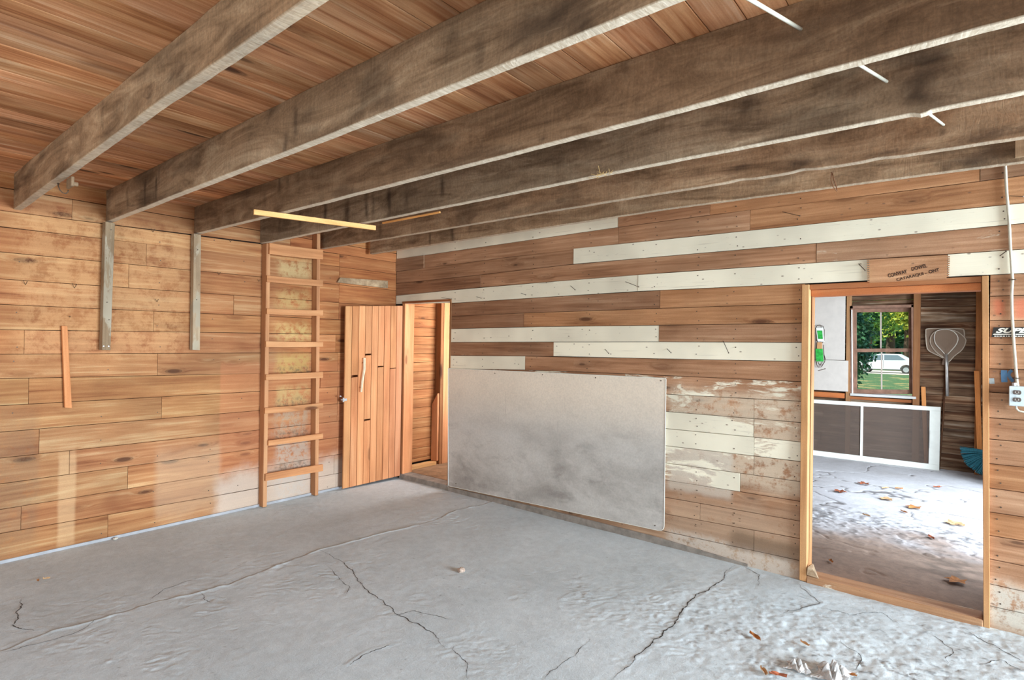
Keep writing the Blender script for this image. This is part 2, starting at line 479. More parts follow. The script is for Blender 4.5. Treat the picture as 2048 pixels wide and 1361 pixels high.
def concrete_mat(name, base, lo, hi, brown=None):
    k = N(name); tc = k.n('ShaderNodeTexCoord'); P = tc.outputs['Object']
    b = k.noise(P, 1.1, 5, .6, .4); f1 = k.noise(P, 14, 6, .7); f2 = k.noise(P, 160, 3, .7)
    c = k.ramp(b, [(.3, lo), (.5, base), (.7, hi)])
    c = k.mix(1.0, c, greyv(k, k.map(f1, .3, .7, .93, 1.07)), 'MULTIPLY')
    c = k.mix(1.0, c, greyv(k, k.map(f2, .28, .72, .90, 1.08)), 'MULTIPLY')
    a = k.n('ShaderNodeAttribute', attribute_name='dirt')
    if brown:
        ab = k.n('ShaderNodeAttribute', attribute_name='brown')
        c = k.mix(k.math('MULTIPLY', ab.outputs['Fac'], 1.0, clamp=True), c, k.mix(k.map(f1, .3, .7), brown, tuple(x*.7 for x in brown[:3])+(1,)))
    c = k.mix(k.math('MULTIPLY', a.outputs['Fac'], .9, clamp=True), c, srgb(70, 62, 56))
    k.l(c, k.b.inputs['Base Color']); k.b.inputs['Roughness'].default_value = .93
    f3 = k.noise(P, 46, 5, .7, .6); h = k.math('ADD', k.math('MULTIPLY', f1, .35), k.math('ADD', k.math('MULTIPLY', f3, .4), k.math('MULTIPLY', f2, .3)))
    c2_ = 0
    k.l(k.bump(h, .7, .006), k.b.inputs['Normal'])
    return k.m


M['floor'] = concrete_mat('trowelled_concrete', srgb(188, 197, 199), srgb(178, 187, 189), srgb(198, 207, 209))
M['floor2'] = concrete_mat('dirty_concrete', srgb(190, 188, 190), srgb(176, 172, 172), srgb(204, 202, 204), srgb(158, 132, 114))


# ------------------------------------------------------------------ floor of the main room
def seg_dist(X, Y, pts, wob=0.0):
    D = np.full(X.shape, 9.0); SD = np.zeros(X.shape)
    for (x0, y0), (x1, y1) in zip(pts[:-1], pts[1:]):
        dx, dy = x1-x0, y1-y0; L = dx*dx+dy*dy
        t = np.clip(((X-x0)*dx+(Y-y0)*dy)/L, 0, 1)
        ex = X-(x0+t*dx); ey = Y-(y0+t*dy); d = np.hypot(ex, ey)
        s = np.sign(dx*(Y-y0)-dy*(X-x0)); u = d < D
        SD = np.where(u, s*d, SD); D = np.minimum(D, d)
    return D, SD


def grid_floor(name, xs, ys, hfun, mat):
    X, Y = np.meshgrid(xs, ys); Zh, attrs = hfun(X, Y)
    n, m_ = X.shape
    me = bpy.data.meshes.new(name)
    co = np.stack([X, Y, Zh], -1).reshape(-1, 3).astype(np.float32)
    idx = np.arange(n*m_).reshape(n, m_)
    q = np.stack([idx[:-1, :-1], idx[:-1, 1:], idx[1:, 1:], idx[1:, :-1]], -1).reshape(-1, 4)
    me.vertices.add(len(co)); me.vertices.foreach_set('co', co.ravel())
    me.loops.add(q.size); me.loops.foreach_set('vertex_index', q.ravel().astype(np.int32))
    me.polygons.add(len(q)); me.polygons.foreach_set('loop_start', (np.arange(len(q))*4).astype(np.int32))
    me.polygons.foreach_set('use_smooth', np.ones(len(q), bool))
    for an, av in attrs.items():
        at = me.attributes.new(an, 'FLOAT', 'POINT'); at.data.foreach_set('value', av.reshape(-1).astype(np.float32))
    me.update(calc_edges=True)
    o = link(name, me, mat)
    return o


fp = lambda L: [tuple(onZ(x, y)[:2]) for x, y in L]
JOINT = fp([(1000, 1001), (918, 1018.6), (870, 1040), (825, 1052.8), (740, 1072), (635, 1101.6), (560, 1128), (500, 1152), (454, 1170), (390, 1186), (312, 1204), (210, 1236), (98, 1262), (10, 1297)])
CR = [fp([(640, 1101.6), (668, 1118), (708, 1145), (716, 1163), (752, 1194), (790, 1228), (850, 1258), (872, 1272), (889, 1297)]),
      fp([(1473, 1131), (1450, 1150), (1422, 1175), (1390, 1192), (1364, 1222), (1350, 1243), (1325, 1271), (1270, 1312), (1222, 1360)]),
      fp([(44, 1197), (32, 1224), (24, 1250), (76, 1260)]),
      fp([(1600, 1170), (1640, 1205), (1560, 1230)]),
      fp([(1930, 1262), (1990, 1290), (2060, 1330)]),
      fp([(700, 1330), (740, 1306), (790, 1290)])]


def floor_h(X, Y):
    h = (fbm(X*.8, Y*.8, 3)-.5)*.010+(fbm(X*24, Y*30, 4, 3)-.5)*.0022*sm(.3, .7, fbm(X*2.5, Y*2.5, 2))
    d1 = fbm(X*5+2, Y*5, 11, 4)
    h += (d1-.5)*.004
    # scraped trowel marks: short ridges running along the joint's direction, in patches
    u = X*.86+Y*.5; v = -X*.5+Y*.86
    u = u+(fbm(X*6, Y*6, 71)-.5)*.2; v = v+(fbm(X*7, Y*7, 72)-.5)*.16
    tr = fbm(u*26, v*58, 21, 4)
    patch = sm(.52, .66, fbm(X*1.6+9, Y*1.6, 31, 3))
    spots = np.zeros(X.shape)
    for px, py, r in [(610, 1012, .34), (900, 1035, .26), (560, 1135, .45), (400, 1190, .4), (230, 1300, .4), (800, 1210, .3), (1320, 1230, .5), (1450, 1290, .5), (1600, 1250, .6), (950, 1300, .3)]:
        c = onZ(px, py); spots = np.maximum(spots, np.exp(-(((X-c[0])/r)**2+((Y-c[1])/(r*.7))**2)))
    amp = np.clip(patch*.55+spots*.9, 0, 1)
    h += (tr-.5)*.0085*amp*sm(.45, .6, fbm(X*9, Y*9, 77, 2)+.12*spots)
    dirt = np.zeros(X.shape)
    D, SD = seg_dist(X+(fbm(X*9, Y*9, 5)-.5)*.05, Y+(fbm(X*9+50, Y*9, 6)-.5)*.05, JOINT)
    jb_ = sm(.34, .56, fbm(X*7, Y*7, 55)); h += .0042*np.exp(-((SD-.012)/.011)**2)*jb_
    h -= .004*np.exp(-(D/.007)**2)*sm(.35, .55, fbm(X*9+5, Y*9, 56))
    step = np.where(SD > 0, 0.003, 0)*np.exp(-D/.25); h += step
    dirt = np.maximum(dirt, .25*np.exp(-(D/.006)**2))
    for i, c in enumerate(CR):
        Xc = X+(fbm(X*14, Y*14, 7+i)-.5)*.05; Yc = Y+(fbm(X*14+30, Y*14, 8+i)-.5)*.05
        D2, S2 = seg_dist(Xc, Yc, c)
        thin = sm(.35, .6, fbm(X*5, Y*5, 95+i, 2)); h += .0022*np.exp(-((S2-.014)/.012)**2)*thin
    # broken, gritty concrete toward the right front
    c = onZ(1720, 1330); c2 = onZ(2000, 1300)
    g = np.maximum(np.exp(-(((X-c[0])/1.0)**2+((Y-c[1])/.62)**2)), .9*np.exp(-(((X-c2[0])/.6)**2+((Y-c2[1])/.5)**2)))
    gr = fbm(X*34, Y*34, 41, 3); big = fbm(X*9, Y*9, 43, 3)
    h += g*((gr-.5)*.010+(big-.5)*.012)
    ridged = 1-np.abs(2*fbm(X*6+3, Y*6, 47, 4)-1)
    tz = sm(.5, .62, fbm(X*5, Y*5, 49)); h -= g*.005*sm(.965, .995, ridged)*tz; dirt = np.maximum(dirt, g*.6*tz*sm(.972, .997, ridged))
    dirt = np.maximum(dirt, g*.7*sm(.60, .72, gr)*sm(.40, .6, fbm(X*8+9, Y*8, 50, 3)))
    sp = vnoise(X*75, Y*75, 61); msk = fbm(X*3, Y*3, 63, 3)
    dirt = np.maximum(dirt, .5*sm(.93, .985, sp)*np.clip(sm(.45, .65, msk)+g*1.0, 0, 1))
    sp2 = vnoise(X*58+40, Y*110, 64); dirt = np.maximum(dirt, .6*sm(.90, .97, sp2)*g)
    # dust line along the walls
    return h-.002, {'dirt': np.clip(dirt, 0, 1)}


xs = np.concatenate([np.arange(-.06, 5.62, .0085), np.arange(5.65, 8.6, .1)])
ys = np.concatenate([np.arange(-6.6, -4.3, .1), np.arange(-4.25, .125, .0085)])
floor = grid_floor('floor', xs, ys, floor_h, M['floor'])
tag(floor, 'grey trowelled concrete floor with cracks in the foreground room', 'floor', kind='structure')


CRM = plain('painted_crack_shade', srgb(64, 58, 54), 1.0)  # flat dark ribbons stand in for the shade inside the cracks
def crack(path, wmax, seed, par):
    r_ = random.Random(seed); P = [np.array(p) for p in path]
    for it in range(4):
        Q = [P[0]]
        for a_, b_ in zip(P[:-1], P[1:]):
            d_ = b_-a_; L_ = np.linalg.norm(d_); nn_ = np.array([-d_[1], d_[0]])/(L_+1e-9)
            Q += [(a_+b_)/2+nn_*r_.uniform(-.13, .13)*min(L_, .12), b_]
        P = Q
    n = len(P); V = []
    for i, p in enumerate(P):
        t_ = P[min(i+1, n-1)]-P[max(i-1, 0)]; t_ = t_/(np.linalg.norm(t_)+1e-9); nn_ = np.array([-t_[1], t_[0]])
        w_ = wmax*(.25+.75*r_.random())*min(1, 4*i/n+.15, 4*(n-1-i)/n+.15)*.5
        for sgn in (-1, 1):
            q = p+nn_*sgn*w_; V.append((q[0], q[1]))
    A_ = np.array(V); zf = floor_h(A_[:, :1], A_[:, 1:])[0][:, 0]+.0014; V = [(x_, y_, z_) for (x_, y_), z_ in zip(V, zf)]
    F = [(2*i, 2*i+1, 2*i+3, 2*i+2) for i in range(n-1)]
    return mesh('crack', V, F, CRM, par)
for i_, (c_, w_) in enumerate(zip(CR, (.0062, .0095, .006, .005, .006, .006))): crack(c_, w_, i_, floor)
CR2 = [[(1482, 1130), (1520, 1150), (1515, 1172)], [(780, 1232), (830, 1222), (905, 1240)], [(1180, 1275), (1120, 1330), (1090, 1358)], [(1640, 1215), (1700, 1230), (1765, 1226), (1800, 1250)],
       [(1850, 1262), (1905, 1300), (1895, 1330)], [(1680, 1278), (1720, 1310), (1700, 1345)], [(400, 1187), (408, 1200), (420, 1206)], [(905, 1290), (930, 1320), (935, 1358)], [(1950, 1330), (2010, 1322), (2047, 1345)],
       [(205, 1236), (160, 1262), (60, 1290), (5, 1304)], [(395, 1158), (330, 1178), (300, 1200)], [(650, 1130), (700, 1175), (690, 1190)]]
for i_, c_ in enumerate(CR2): crack(fp(c_), .0045, 50+i_, floor)


def floor2_h(X, Y):
    h = (fbm(X*1.2, Y*1.2, 13)-.5)*.012+(fbm(X*8, Y*8, 14)-.5)*.004
    a = onZ(1627, 1050)[:2]; b = onZ(1966, 1100)[:2]
    # scruffy band and brown sandy zone near the doorway
    s = (Y-(a[1]+(X-a[0])/(b[0]-a[0])*(b[1]-a[1])))
    n = fbm(X*2.5, Y*2.5, 15, 4)-.5
    brown = sm(.35, -.35, s+n*.9)*.95
    band = np.exp(-((s-.25+n*.6)/.55)**2)
    gr = fbm(X*22, Y*22+X*3, 16, 4); h += band*(gr-.5)*.02
    c = onZ(1905, 1140)
    dk = np.exp(-(((X-c[0])/.28)**2+((Y-c[1])/.42)**2))
    dirt = band*.75*sm(.56, .66, gr)*.9+dk*.55*sm(.38, .6, fbm(X*7, Y*12, 18, 4))
    ridged = 1-np.abs(2*fbm(X*1.6+3, Y*2.2, 19, 4)-1)
    dirt = np.maximum(dirt, .8*sm(.975, .995, ridged)*sm(-.4, .6, s)); h -= .006*sm(.96, .99, ridged)
    dirt = np.maximum(dirt, .6*sm(.93, .985, vnoise(X*60, Y*60, 61))*.7)
    return h+.004, {'dirt': np.clip(dirt, 0, 1), 'brown': np.clip(brown, 0, 1)}


xs = np.concatenate([np.arange(1.1, 3.0, .08), np.arange(3.05, 5.5, .011)]); ys = np.arange(.13, 5.12, .011)
f2 = grid_floor('floor', xs, ys, floor2_h, M['floor2'])
tag(f2, 'dirty leaf-strewn concrete floor of the room behind the doorway', 'floor', kind='structure')
f3 = MB().box((-.06, .125, -.05), (1.1, 3.2, .055)).build('floor', plain('brown_board_floor', srgb(150, 118, 88), .9, 0, .3, 9, .3))
tag(f3, 'brown dusty floor of the small room behind the plank door', 'floor', kind='structure')

# ------------------------------------------------------------------ left wall
WT = .019
wl = MB().box((-.14, -6.7, -.05), (-.024, 3.2, 2.9)).build('wall_left', M['dark'])
tag(wl, 'wall of horizontal orange pine planks on the left', 'wall', kind='structure')
rows = [(422, 471), (454, 500), (504, 542.4), (558, 586), (609, 627), (660, 665), (709, 707), (758, 750), (812, 790), (865, 831.5), (917, 873.5), (968.6, 913.5), (1020, 955), (1068, 998), (1125, 1039)]
lines = []   # z at two y stations
for a, b in rows:
    p = onX(0, a); q = onX(400, b); lines.append((p[1], p[2], q[1], q[2]))
lines[-1] = (lines[-1][0], -.01, lines[-1][2], -.01)


def lz(i, y):
    y0, z0, y1, z1 = lines[i]
    t = (y-y0)/(y1-y0); t = max(-.6, min(1.6, t)); return z0+(z1-z0)*t


joints = {1: [293.6], 2: [258], 3: [468], 4: [307.8], 5: [48.7], 6: [315.6], 7: [57.8], 8: [323.6], 9: [78.7], 10: [139.4], 11: [255.7], 12: [43], 13: [216], 0: []}
top_rows = [(2.66+.02, 2.52), (2.52, None)]
tintL = lambda: (rnd.uniform(.93, 1.05),)*1
def ltint(z):
    f = rnd.uniform(.92, 1.06); return (f*rnd.uniform(.98, 1.04), f, f*rnd.uniform(.92, 1.03), 1)


def plank_left(y0, y1, zb, zt):
    off = rnd.uniform(-.0015, .0015)
    n = 3; st = []
    for i in range(n):
        y = y0+(y1-y0)*i/(n-1)
        st.append(((off, y, zb(y)+.0017), (off, y, zt(y)-.0017)))
    return stations('plank', st, (-WT, 0, 0), M['left'], wl, ltint(0))


for i in range(14):
    js = sorted([onX(px, 0.5*(rows[i][0]+rows[i][1]))[1] for px in joints.get(i, [])])
    ext = [-6.6] + [-6.6+rnd.uniform(.8, 2.2)] + js
    ext.append(min(-.75, (js[-1] if js else -3)+2.6+rnd.uniform(-.4, .3)) if i not in (4, 10) else -.62)
    ext.append(-.002)
    for a, b in zip(ext[:-1], ext[1:]):
        if b-a < .12: continue
        plank_left(a+.0012, b-.0012, lambda y, i=i: lz(i+1, y), lambda y, i=i: lz(i, y))
for a, b in [(-6.6, -3.0), (-3.0, -1.3), (-1.3, -.002)]:
    plank_left(a+.001, b-.001, lambda y: lz(0, y), lambda y: 2.55)
    plank_left(a+.3 if a > -6 else a, b-.001 if b > -.1 else b+.298, lambda y: 2.552, lambda y: 2.70)

# bent nails in the left wall
for cx, cy, s in [(51, 567, 5), (149, 573, 6), (306, 462, 5), (314, 602, 4), (461, 482, 4), (438, 548, 4), (518, 562, 3), (140, 634, 2)]:
    p0 = onX(cx-s*.8, cy-s, .03); p1 = onX(cx, cy+s*.6, .0); p2 = onX(cx+s*.8, cy-s*.8, .006)
    MB().tube([p0, p1, p2], .0016, 5).build('nail', M['steel'], wl)

# ------------------------------------------------------------------ back wall
wb_ = MB()
D1 = (.165, .885); D2 = (4.262, 5.160); D1T = 1.985; D2T = 1.945     # door openings
for x0, x1, z0, z1 in [(-.02, D1[0]-.02, -.05, 2.9), (D1[0]-.02, D1[1]+.02, D1T+.02, 2.9), (D1[1]+.02, D2[0]-.03, -.05, 2.9), (D2[0]-.03, D2[1]+.03, D2T+.03, 2.9), (D2[1]+.03, 8.6, -.05, 2.9)]:
    wb_.box((x0, .024, z0), (x1, .12, z1))
wb = wb_.build('wall_back', M['dark'])
tag(wb, 'back wall of mixed whitewashed and brown horizontal barn planks', 'wall', kind='structure')


def B(pts):
    P = [onY(x, y) for x, y in pts]; return [(p[0], p[2]) for p in P]


def zat(b, x):
    if x <= b[0][0]:
        (x0, z0), (x1, z1) = b[0], b[1]
    elif x >= b[-1][0]:
        (x0, z0), (x1, z1) = b[-2], b[-1]
        return z1+max(-.03, min(.03, (z1-z0)/(x1-x0)*(x-x1)))
    else:
        for (x0, z0), (x1, z1) in zip(b[:-1], b[1:]):
            if x0 <= x <= x1: break
    return z0+(z1-z0)/(x1-x0)*(x-x0)


bl = [
    B([(782, 520.5), (1236, 454.8), (1491, 421), (1760, 389), (2048, 351)]),
    B([(780.5, 545), (850, 536.7), (1147, 497.5), (1320, 480), (1760, 434), (2048, 406)]),
    B([(780.5, 569), (961, 549.9), (1147, 528.5), (1320, 513.5), (1760, 476), (2048, 447)]),
    B([(780.5, 592.8), (961, 575), (1320, 546.3), (1580, 529.4), (1737, 518.8), (2048, 498.5)]),
    B([(780.5, 609), (899.5, 607), (1276, 583), (1602, 568), (1960, 551), (2048, 547)]),
    B([(780, 640), (899.5, 633), (1050, 626.4), (1320, 617.2), (1602.5, 607.8), (1980, 593), (2048, 591)]),
    B([(780, 662), (899.5, 658.4), (1047, 654.3), (1320, 651), (1602, 646.6), (1980, 641), (2048, 641)]),
    B([(780, 686), (899.5, 685), (1318, 684), (1602, 685.4), (1980, 689.5), (2048, 690)]),
    B([(780, 711), (899.5, 711.7), (1107, 713), (1320, 718), (1602.5, 723.5), (1980, 738), (2048, 740)]),
    B([(780, 734), (899.5, 737.7), (1050, 740.4), (1320, 750.8), (1602.7, 764), (1980, 785), (2048, 789)]),
    B([(780, 756), (897, 765), (1334, 789.3), (1602.7, 803), (1980, 836), (2048, 841)]),
    B([(780, 781), (897, 792), (1334, 823), (1602.7, 845.8), (1980, 879), (2048, 885)]),
    B([(780, 804), (897, 819), (1334, 857), (1602.7, 884.7), (1980, 928), (2048, 935)]),
    B([(780, 829), (897, 843), (1334, 891.8), (1602.7, 924), (1980, 977), (2048, 986)]),
    B([(780, 853), (897, 869), (1334, 926.3), (1602.7, 964.2), (1980, 1025), (2048, 1035)]),
    B([(780, 877), (897, 895), (1334, 960.8), (1602.7, 1004), (1980, 1072), (2048, 1083)]),
    B([(780, 902), (897, 921), (1334, 995.6), (1602.7, 1043.6), (1980, 1119), (2048, 1133)]),
    B([(780, 925), (897, 947), (1334, 1029.4), (1602.7, 1078.5), (1980, 1169), (2048, 1184)]),
    B([(780, 943), (897, 966), (1334, 1065), (1602.7, 1122.4), (1980, 1213), (2048, 1228)]),
    [(0., 0.004), (9., 0.004)],
]
NR = len(bl)
px2x = lambda px, py: onY(px, py)[0]
WHT = .93
W_, Bn, Dk, Or, Gy, Pl = ('w', 'b', 'd', 'o', 'g', 'p')
tints = {'w': (1, .97, .93), 'b': (.97, .95, .93), 'd': (.82, .78, .76), 'o': (1.14, 1.03, .86), 'g': (.82, .88, .92), 'p': (1.08, 1.10, 1.12)}
# planks right of the corner: (row index = bottom line, px start, px end, kind, paint)
XC = .0; XD1 = D1[1]+.014; XL2 = D2[0]-.022; XR2 = D2[1]+.022; XE = 8.4
def X(px, row): return px2x(px, 680) if px is not None else None
plan = [
    (0, XC, 'p1236', 'w', .97), (0, 'p1236', 'p1420', 'b', .25), (0, 'p1420', 'p1960', 'o', .08), (0, 'p1960', 6.9, 'g', .2), (0, 6.9, XE, 'b', .1),
    (1, XC, 'p849', 'g', .2), (1, 'p849', 'p1237', 'b', 0), (1, 'p1237', 'p1500', 'b', .12), (1, 'p1500', 6.1, 'o', .05), (1, 6.1, XE, 'b', 0),
    (2, XC, 'p1147', 'b', .12), (2, 'p1147', 6.6, 'w', 1.0), (2, 6.6, XE, 'o', 0),
    (3, XC, 'p961', 'd', 0), (3, 'p961', 'p1633', 'b', .05), (3, 'p1633', 6.4, 'p', .28), (3, 6.4, XE, 'b', .1),
    (4, XC, 'p1276', 'w', .98), (4, 'p1276', 'p1740', 'w', .9), (4, 'p1740', 'p1895', 'b', 0), (4, 'p1895', 6.3, 'w', .88), (4, 6.3, XE, 'w', .7),
    (5, XD1, 'p1320', 'd', .12), (5, 'p1320', XL2, 'o', .02), (5, XR2, XE, 'p', .12),
    (6, XD1, 'p1048', 'd', 0), (6, 'p1048', XL2, 'o', .12), (6, XR2, 6.5, 'p', .22), (6, 6.5, XE, 'b', 0),
    (7, XD1, 'p1318', 'w', .80), (7, 'p1318', XL2, 'b', .1), (7, XR2, XE, 'b', .15),
    (8, XD1, 'p1107', 'd', 0), (8, 'p1107', XL2, 'w', .90), (8, XR2, XE, 'b', .25),
    (9, XD1, 'p1050', 'w', .95), (9, 'p1050', XL2, 'b', .12), (9, XR2, 6.8, 'b', .3), (9, 6.8, XE, 'o', 0),
    (10, XD1, 'p1250', 'b', .4), (10, 'p1250', XL2, 'p', .46), (10, XR2, XE, 'p', .3),
    (11, XD1, 'p1508', 'p', .42), (11, 'p1508', XL2, 'p', .36), (11, XR2, 6.3, 'b', .3), (11, 6.3, XE, 'b', 0),
    (12, XD1, 'p1508', 'p', .60), (12, 'p1508', XL2, 'p', .42), (12, XR2, XE, 'b', .2),
    (13, XD1, 'p1508', 'p', .75), (13, 'p1508', XL2, 'p', .62), (13, XR2, XE, 'o', .15),
    (14, XD1, 'p1508', 'p', .52), (14, 'p1508', XL2, 'b', .2), (14, XR2, XE, 'p', .18),
    (15, XD1, 'p1480', 'p', .50), (15, 'p1480', XL2, 'b', .18), (15, XR2, XE, 'o', .1),
    (16, XD1, 'p1200', 'b', .1), (16, 'p1200', XL2, 'b', .14), (16, XR2, XE, 'p', .28),
    (17, XD1, 'p1400', 'b', .1), (17, 'p1400', XL2, 'b', .12), (17, XR2, XE, 'p', .35),
    (18, XD1, 'p1508', 'p', .12), (18, 'p1508', XL2, 'p', .16), (18, XR2, XE, 'p', .2),
    (19, XD1, XL2, 'g', .25), (19, XR2, XE, 'g', .35),
]
mid = {}
for r in range(NR):
    mid[r] = .5*(zat(bl[max(r-1, 0)], 3)+zat(bl[r], 3))


def pxrow(px, r):
    """x on the wall where image column px crosses row r"""
    y = 680.
    for _ in range(12):
        p = onY(px, y); z = .5*(zat(bl[r-1], p[0]) if r else zat(bl[0], p[0])+.14)+.5*zat(bl[r], p[0])
        y += (p[2]-z)*150
    return onY(px, y)[0]


for r, a, b, kd, pa in plan:
    xa = pxrow(float(a[1:]), r) if isinstance(a, str) else a
    xb = pxrow(float(b[1:]), r) if isinstance(b, str) else b
    off = rnd.uniform(-.002, .0015)
    if kd == 'g' and r == 1: off = -.012
    n = max(2, int((xb-xa)/1.3)+2); st = []
    for i in range(n):
        x = xa+.0014+(xb-xa-.0028)*i/(n-1)
        zt = (zat(bl[r-1], x) if r else 2.70)-.0018; zb = zat(bl[r], x)+.0018
        if r == NR-1: zb = -.02
        st.append(((x, off, zb), (x, off, zt)))
    t = tints[kd]; f = rnd.uniform(.95, 1.05)
    stations('plank', st, (0, .020, 0), M['back'], wb, (t[0]*f, t[1]*f, t[2]*f, pa))

for (ax, ay, bx, by, d) in [(883, 596, 903, 598.5, .05), (953, 594, 962, 597, .03), (1042, 587, 1051, 590, .03), (1141, 572, 1150, 580, .04), (1251, 564, 1277, 574, .06),
                            (1717, 528, 1730, 541, .05), (1446, 682, 1457, 706, .05), (1334, 698, 1342, 706, .03), (1565, 424, 1599, 432, .05), (1210, 699, 1217, 707, .03),
                            (2020, 392, 2046, 393, .05), (2000, 512, 2012, 503, .03), (1636, 742, 1650, 738, .02)]:
    a = onY(ax, ay, .0); b = onY(bx, by, -d)
    MB().tube([a, b], .0022, 6).tube([b, b+(b-a)*.03], .0042, 6).build('nail', M['steel'], wb)

def nail_heads(parent, pts_n, axis):
    mb = MB()
    for p in pts_n:
        q = np.array(p, float); d = np.array([.0016, 0, 0]) if axis == 0 else np.array([0, -.0016, 0])
        mb.tube([q-d, q+d], .0042, 6)
    o = mb.build('nail_heads', M['steel'], parent); o['kind'] = 'stuff'
hb = []
for r in range(NR-1):
    for x in (.95, 1.36, 1.96, 2.57, 3.18, 3.52, 3.79, 4.20, 5.23, 5.62, 6.2, 6.8):
        if x < 3.3 and r > 9: continue
        for fz in (.25, .75):
            zt = zat(bl[r-1], x) if r else zat(bl[0], x)+.12; zb = zat(bl[r], x)
            if D2[0]-.03 < x < D2[1]+.03: continue
            if rnd.random() < .8: hb.append((x+rnd.uniform(-.012, .012), -.0012, zb+(zt-zb)*fz+rnd.uniform(-.008, .008)))
nail_heads(wb, hb, 1)
hl = []
for i in range(14):
    for y in (-5.4, -4.8, -4.2, -3.9, -3.3, -2.78, -2.42, -2.0, -1.75, -.85, -.4):
        if rnd.random() < .55: hl.append((.0012, y+rnd.uniform(-.02, .02), .5*(lz(i, y)+lz(i+1, y))+rnd.choice([-.035, .035])))
nail_heads(wl, hl, 0)

# ------------------------------------------------------------------ unseen sides of the main room (openings let the daylight in; the front one is made up)
wf = MB().box((-.14, -6.72, -.05), (.9, -6.6, 2.9)).box((.9, -6.72, 2.4), (7.9, -6.6, 2.9)).box((7.9, -6.72, -.05), (8.6, -6.6, 2.9)).build('wall_front', M['back'], None, (1, 1, 1, .2))
tag(wf, 'plank wall with a wide added opening behind the viewer', 'wall', kind='structure')
wr = MB().box((8.45, -6.72, -.05), (8.58, -3.6, 2.9)).box((8.45, -3.6, 2.4), (8.58, -.25, 2.9)).box((8.45, -.25, -.05), (8.58, .1, 2.9)).build('wall_right', M['left'], None, (1, 1, 1, 1))
tag(wr, 'plank wall with a wide opening far on the right', 'wall', kind='structure')

# ------------------------------------------------------------------ ceiling
CZ = 2.66
ce = MB().box((-.2, -6.75, CZ+.022), (8.6, .15, CZ+.12)).build('ceiling', M['dark'])
tag(ce, 'ceiling of brown stained boards above the heavy joists', 'ceiling', kind='structure')
x = .0; jy = [-3.31, -2.78, -2.15, -1.58]
known = [4.067, 4.243, 4.371, 4.496]
while x < 8.4:
    wdt = rnd.choice([.13, .135, .14, .15, .155])
    x1 = x+wdt
    for kx in known:
        if abs(x1-kx) < .075: x1 = kx
    br = rnd.choice([None, jy[0]+.02, jy[2]+.02, -4.5])
    segs = [(-6.6, -.0)] if br is None else [(-6.6, br), (br, -.0)]
    for a, b in segs:
        f = rnd.uniform(.88, 1.10); off = rnd.uniform(-.0015, .0015)
        c = .0015
        V = [(x+.0012, a+.001, CZ+.02), (x1-.0012, a+.001, CZ+.02), (x1-.0012, b-.001, CZ+.02), (x+.0012, b-.001, CZ+.02)]
        MB().hexa([(x+.0014, a+.001, CZ+off), (x1-.0014, a+.001, CZ+off), (x1-.0014, b-.001, CZ+off), (x+.0014, b-.001, CZ+off),
                   (x+.0014, a+.001, CZ+.021), (x1-.0014, a+.001, CZ+.021), (x1-.0014, b-.001, CZ+.021), (x+.0014, b-.001, CZ+.021)], .0018).build(
            'board', M['ceil'], ce, (f*rnd.uniform(.98, 1.05), f, f*rnd.uniform(.9, 1.04), 1))
    x = x1

# joists: (y of near lower edge at x=0, bottom-z profile, thickness)
JO = [
    (-3.324, [(0, 2.415), (1.2, 2.44), (2.555, 2.466), (3.68, 2.466), (8.4, 2.46)], .046, 0.0, 'nearest ceiling joist, running across the top left corner', (1.16, 1.06, .94)),
    (-2.792, [(0, 2.423), (3.13, 2.422), (4.47, 2.431), (8.4, 2.43)], .044, 0.0, 'second ceiling joist from the viewer, above the first hanging grey board', (1.06, .98, .90)),
    (-2.168, [(0, 2.431), (2, 2.416), (4.25, 2.414), (5.2, 2.421), (8.4, 2.43)], .044, 0.0, 'third ceiling joist from the viewer, dark brown on the right', (.86, .76, .68)),
    (-1.598, [(0, 2.435), (4.0, 2.428), (5.23, 2.419), (8.4, 2.42)], .044, 0.0, 'fourth ceiling joist, grey with black mould blotches', (.98, .98, .97)),
    (-.980, [(0, 2.47), (3.74, 2.461), (5.26, 2.442), (8.4, 2.44)], .044, 0.0, 'fifth ceiling joist, rough-sawn and splintered on its lower edge', (1.12, 1.0, .90)),
    (-.435, [(0, 2.481), (3.5, 2.502), (5.29, 2.475), (8.4, 2.47)], .044, 0.09, 'sixth ceiling joist, nearest the back wall, blue-grey mould at right', (1.16, 1.07, .96)),
]
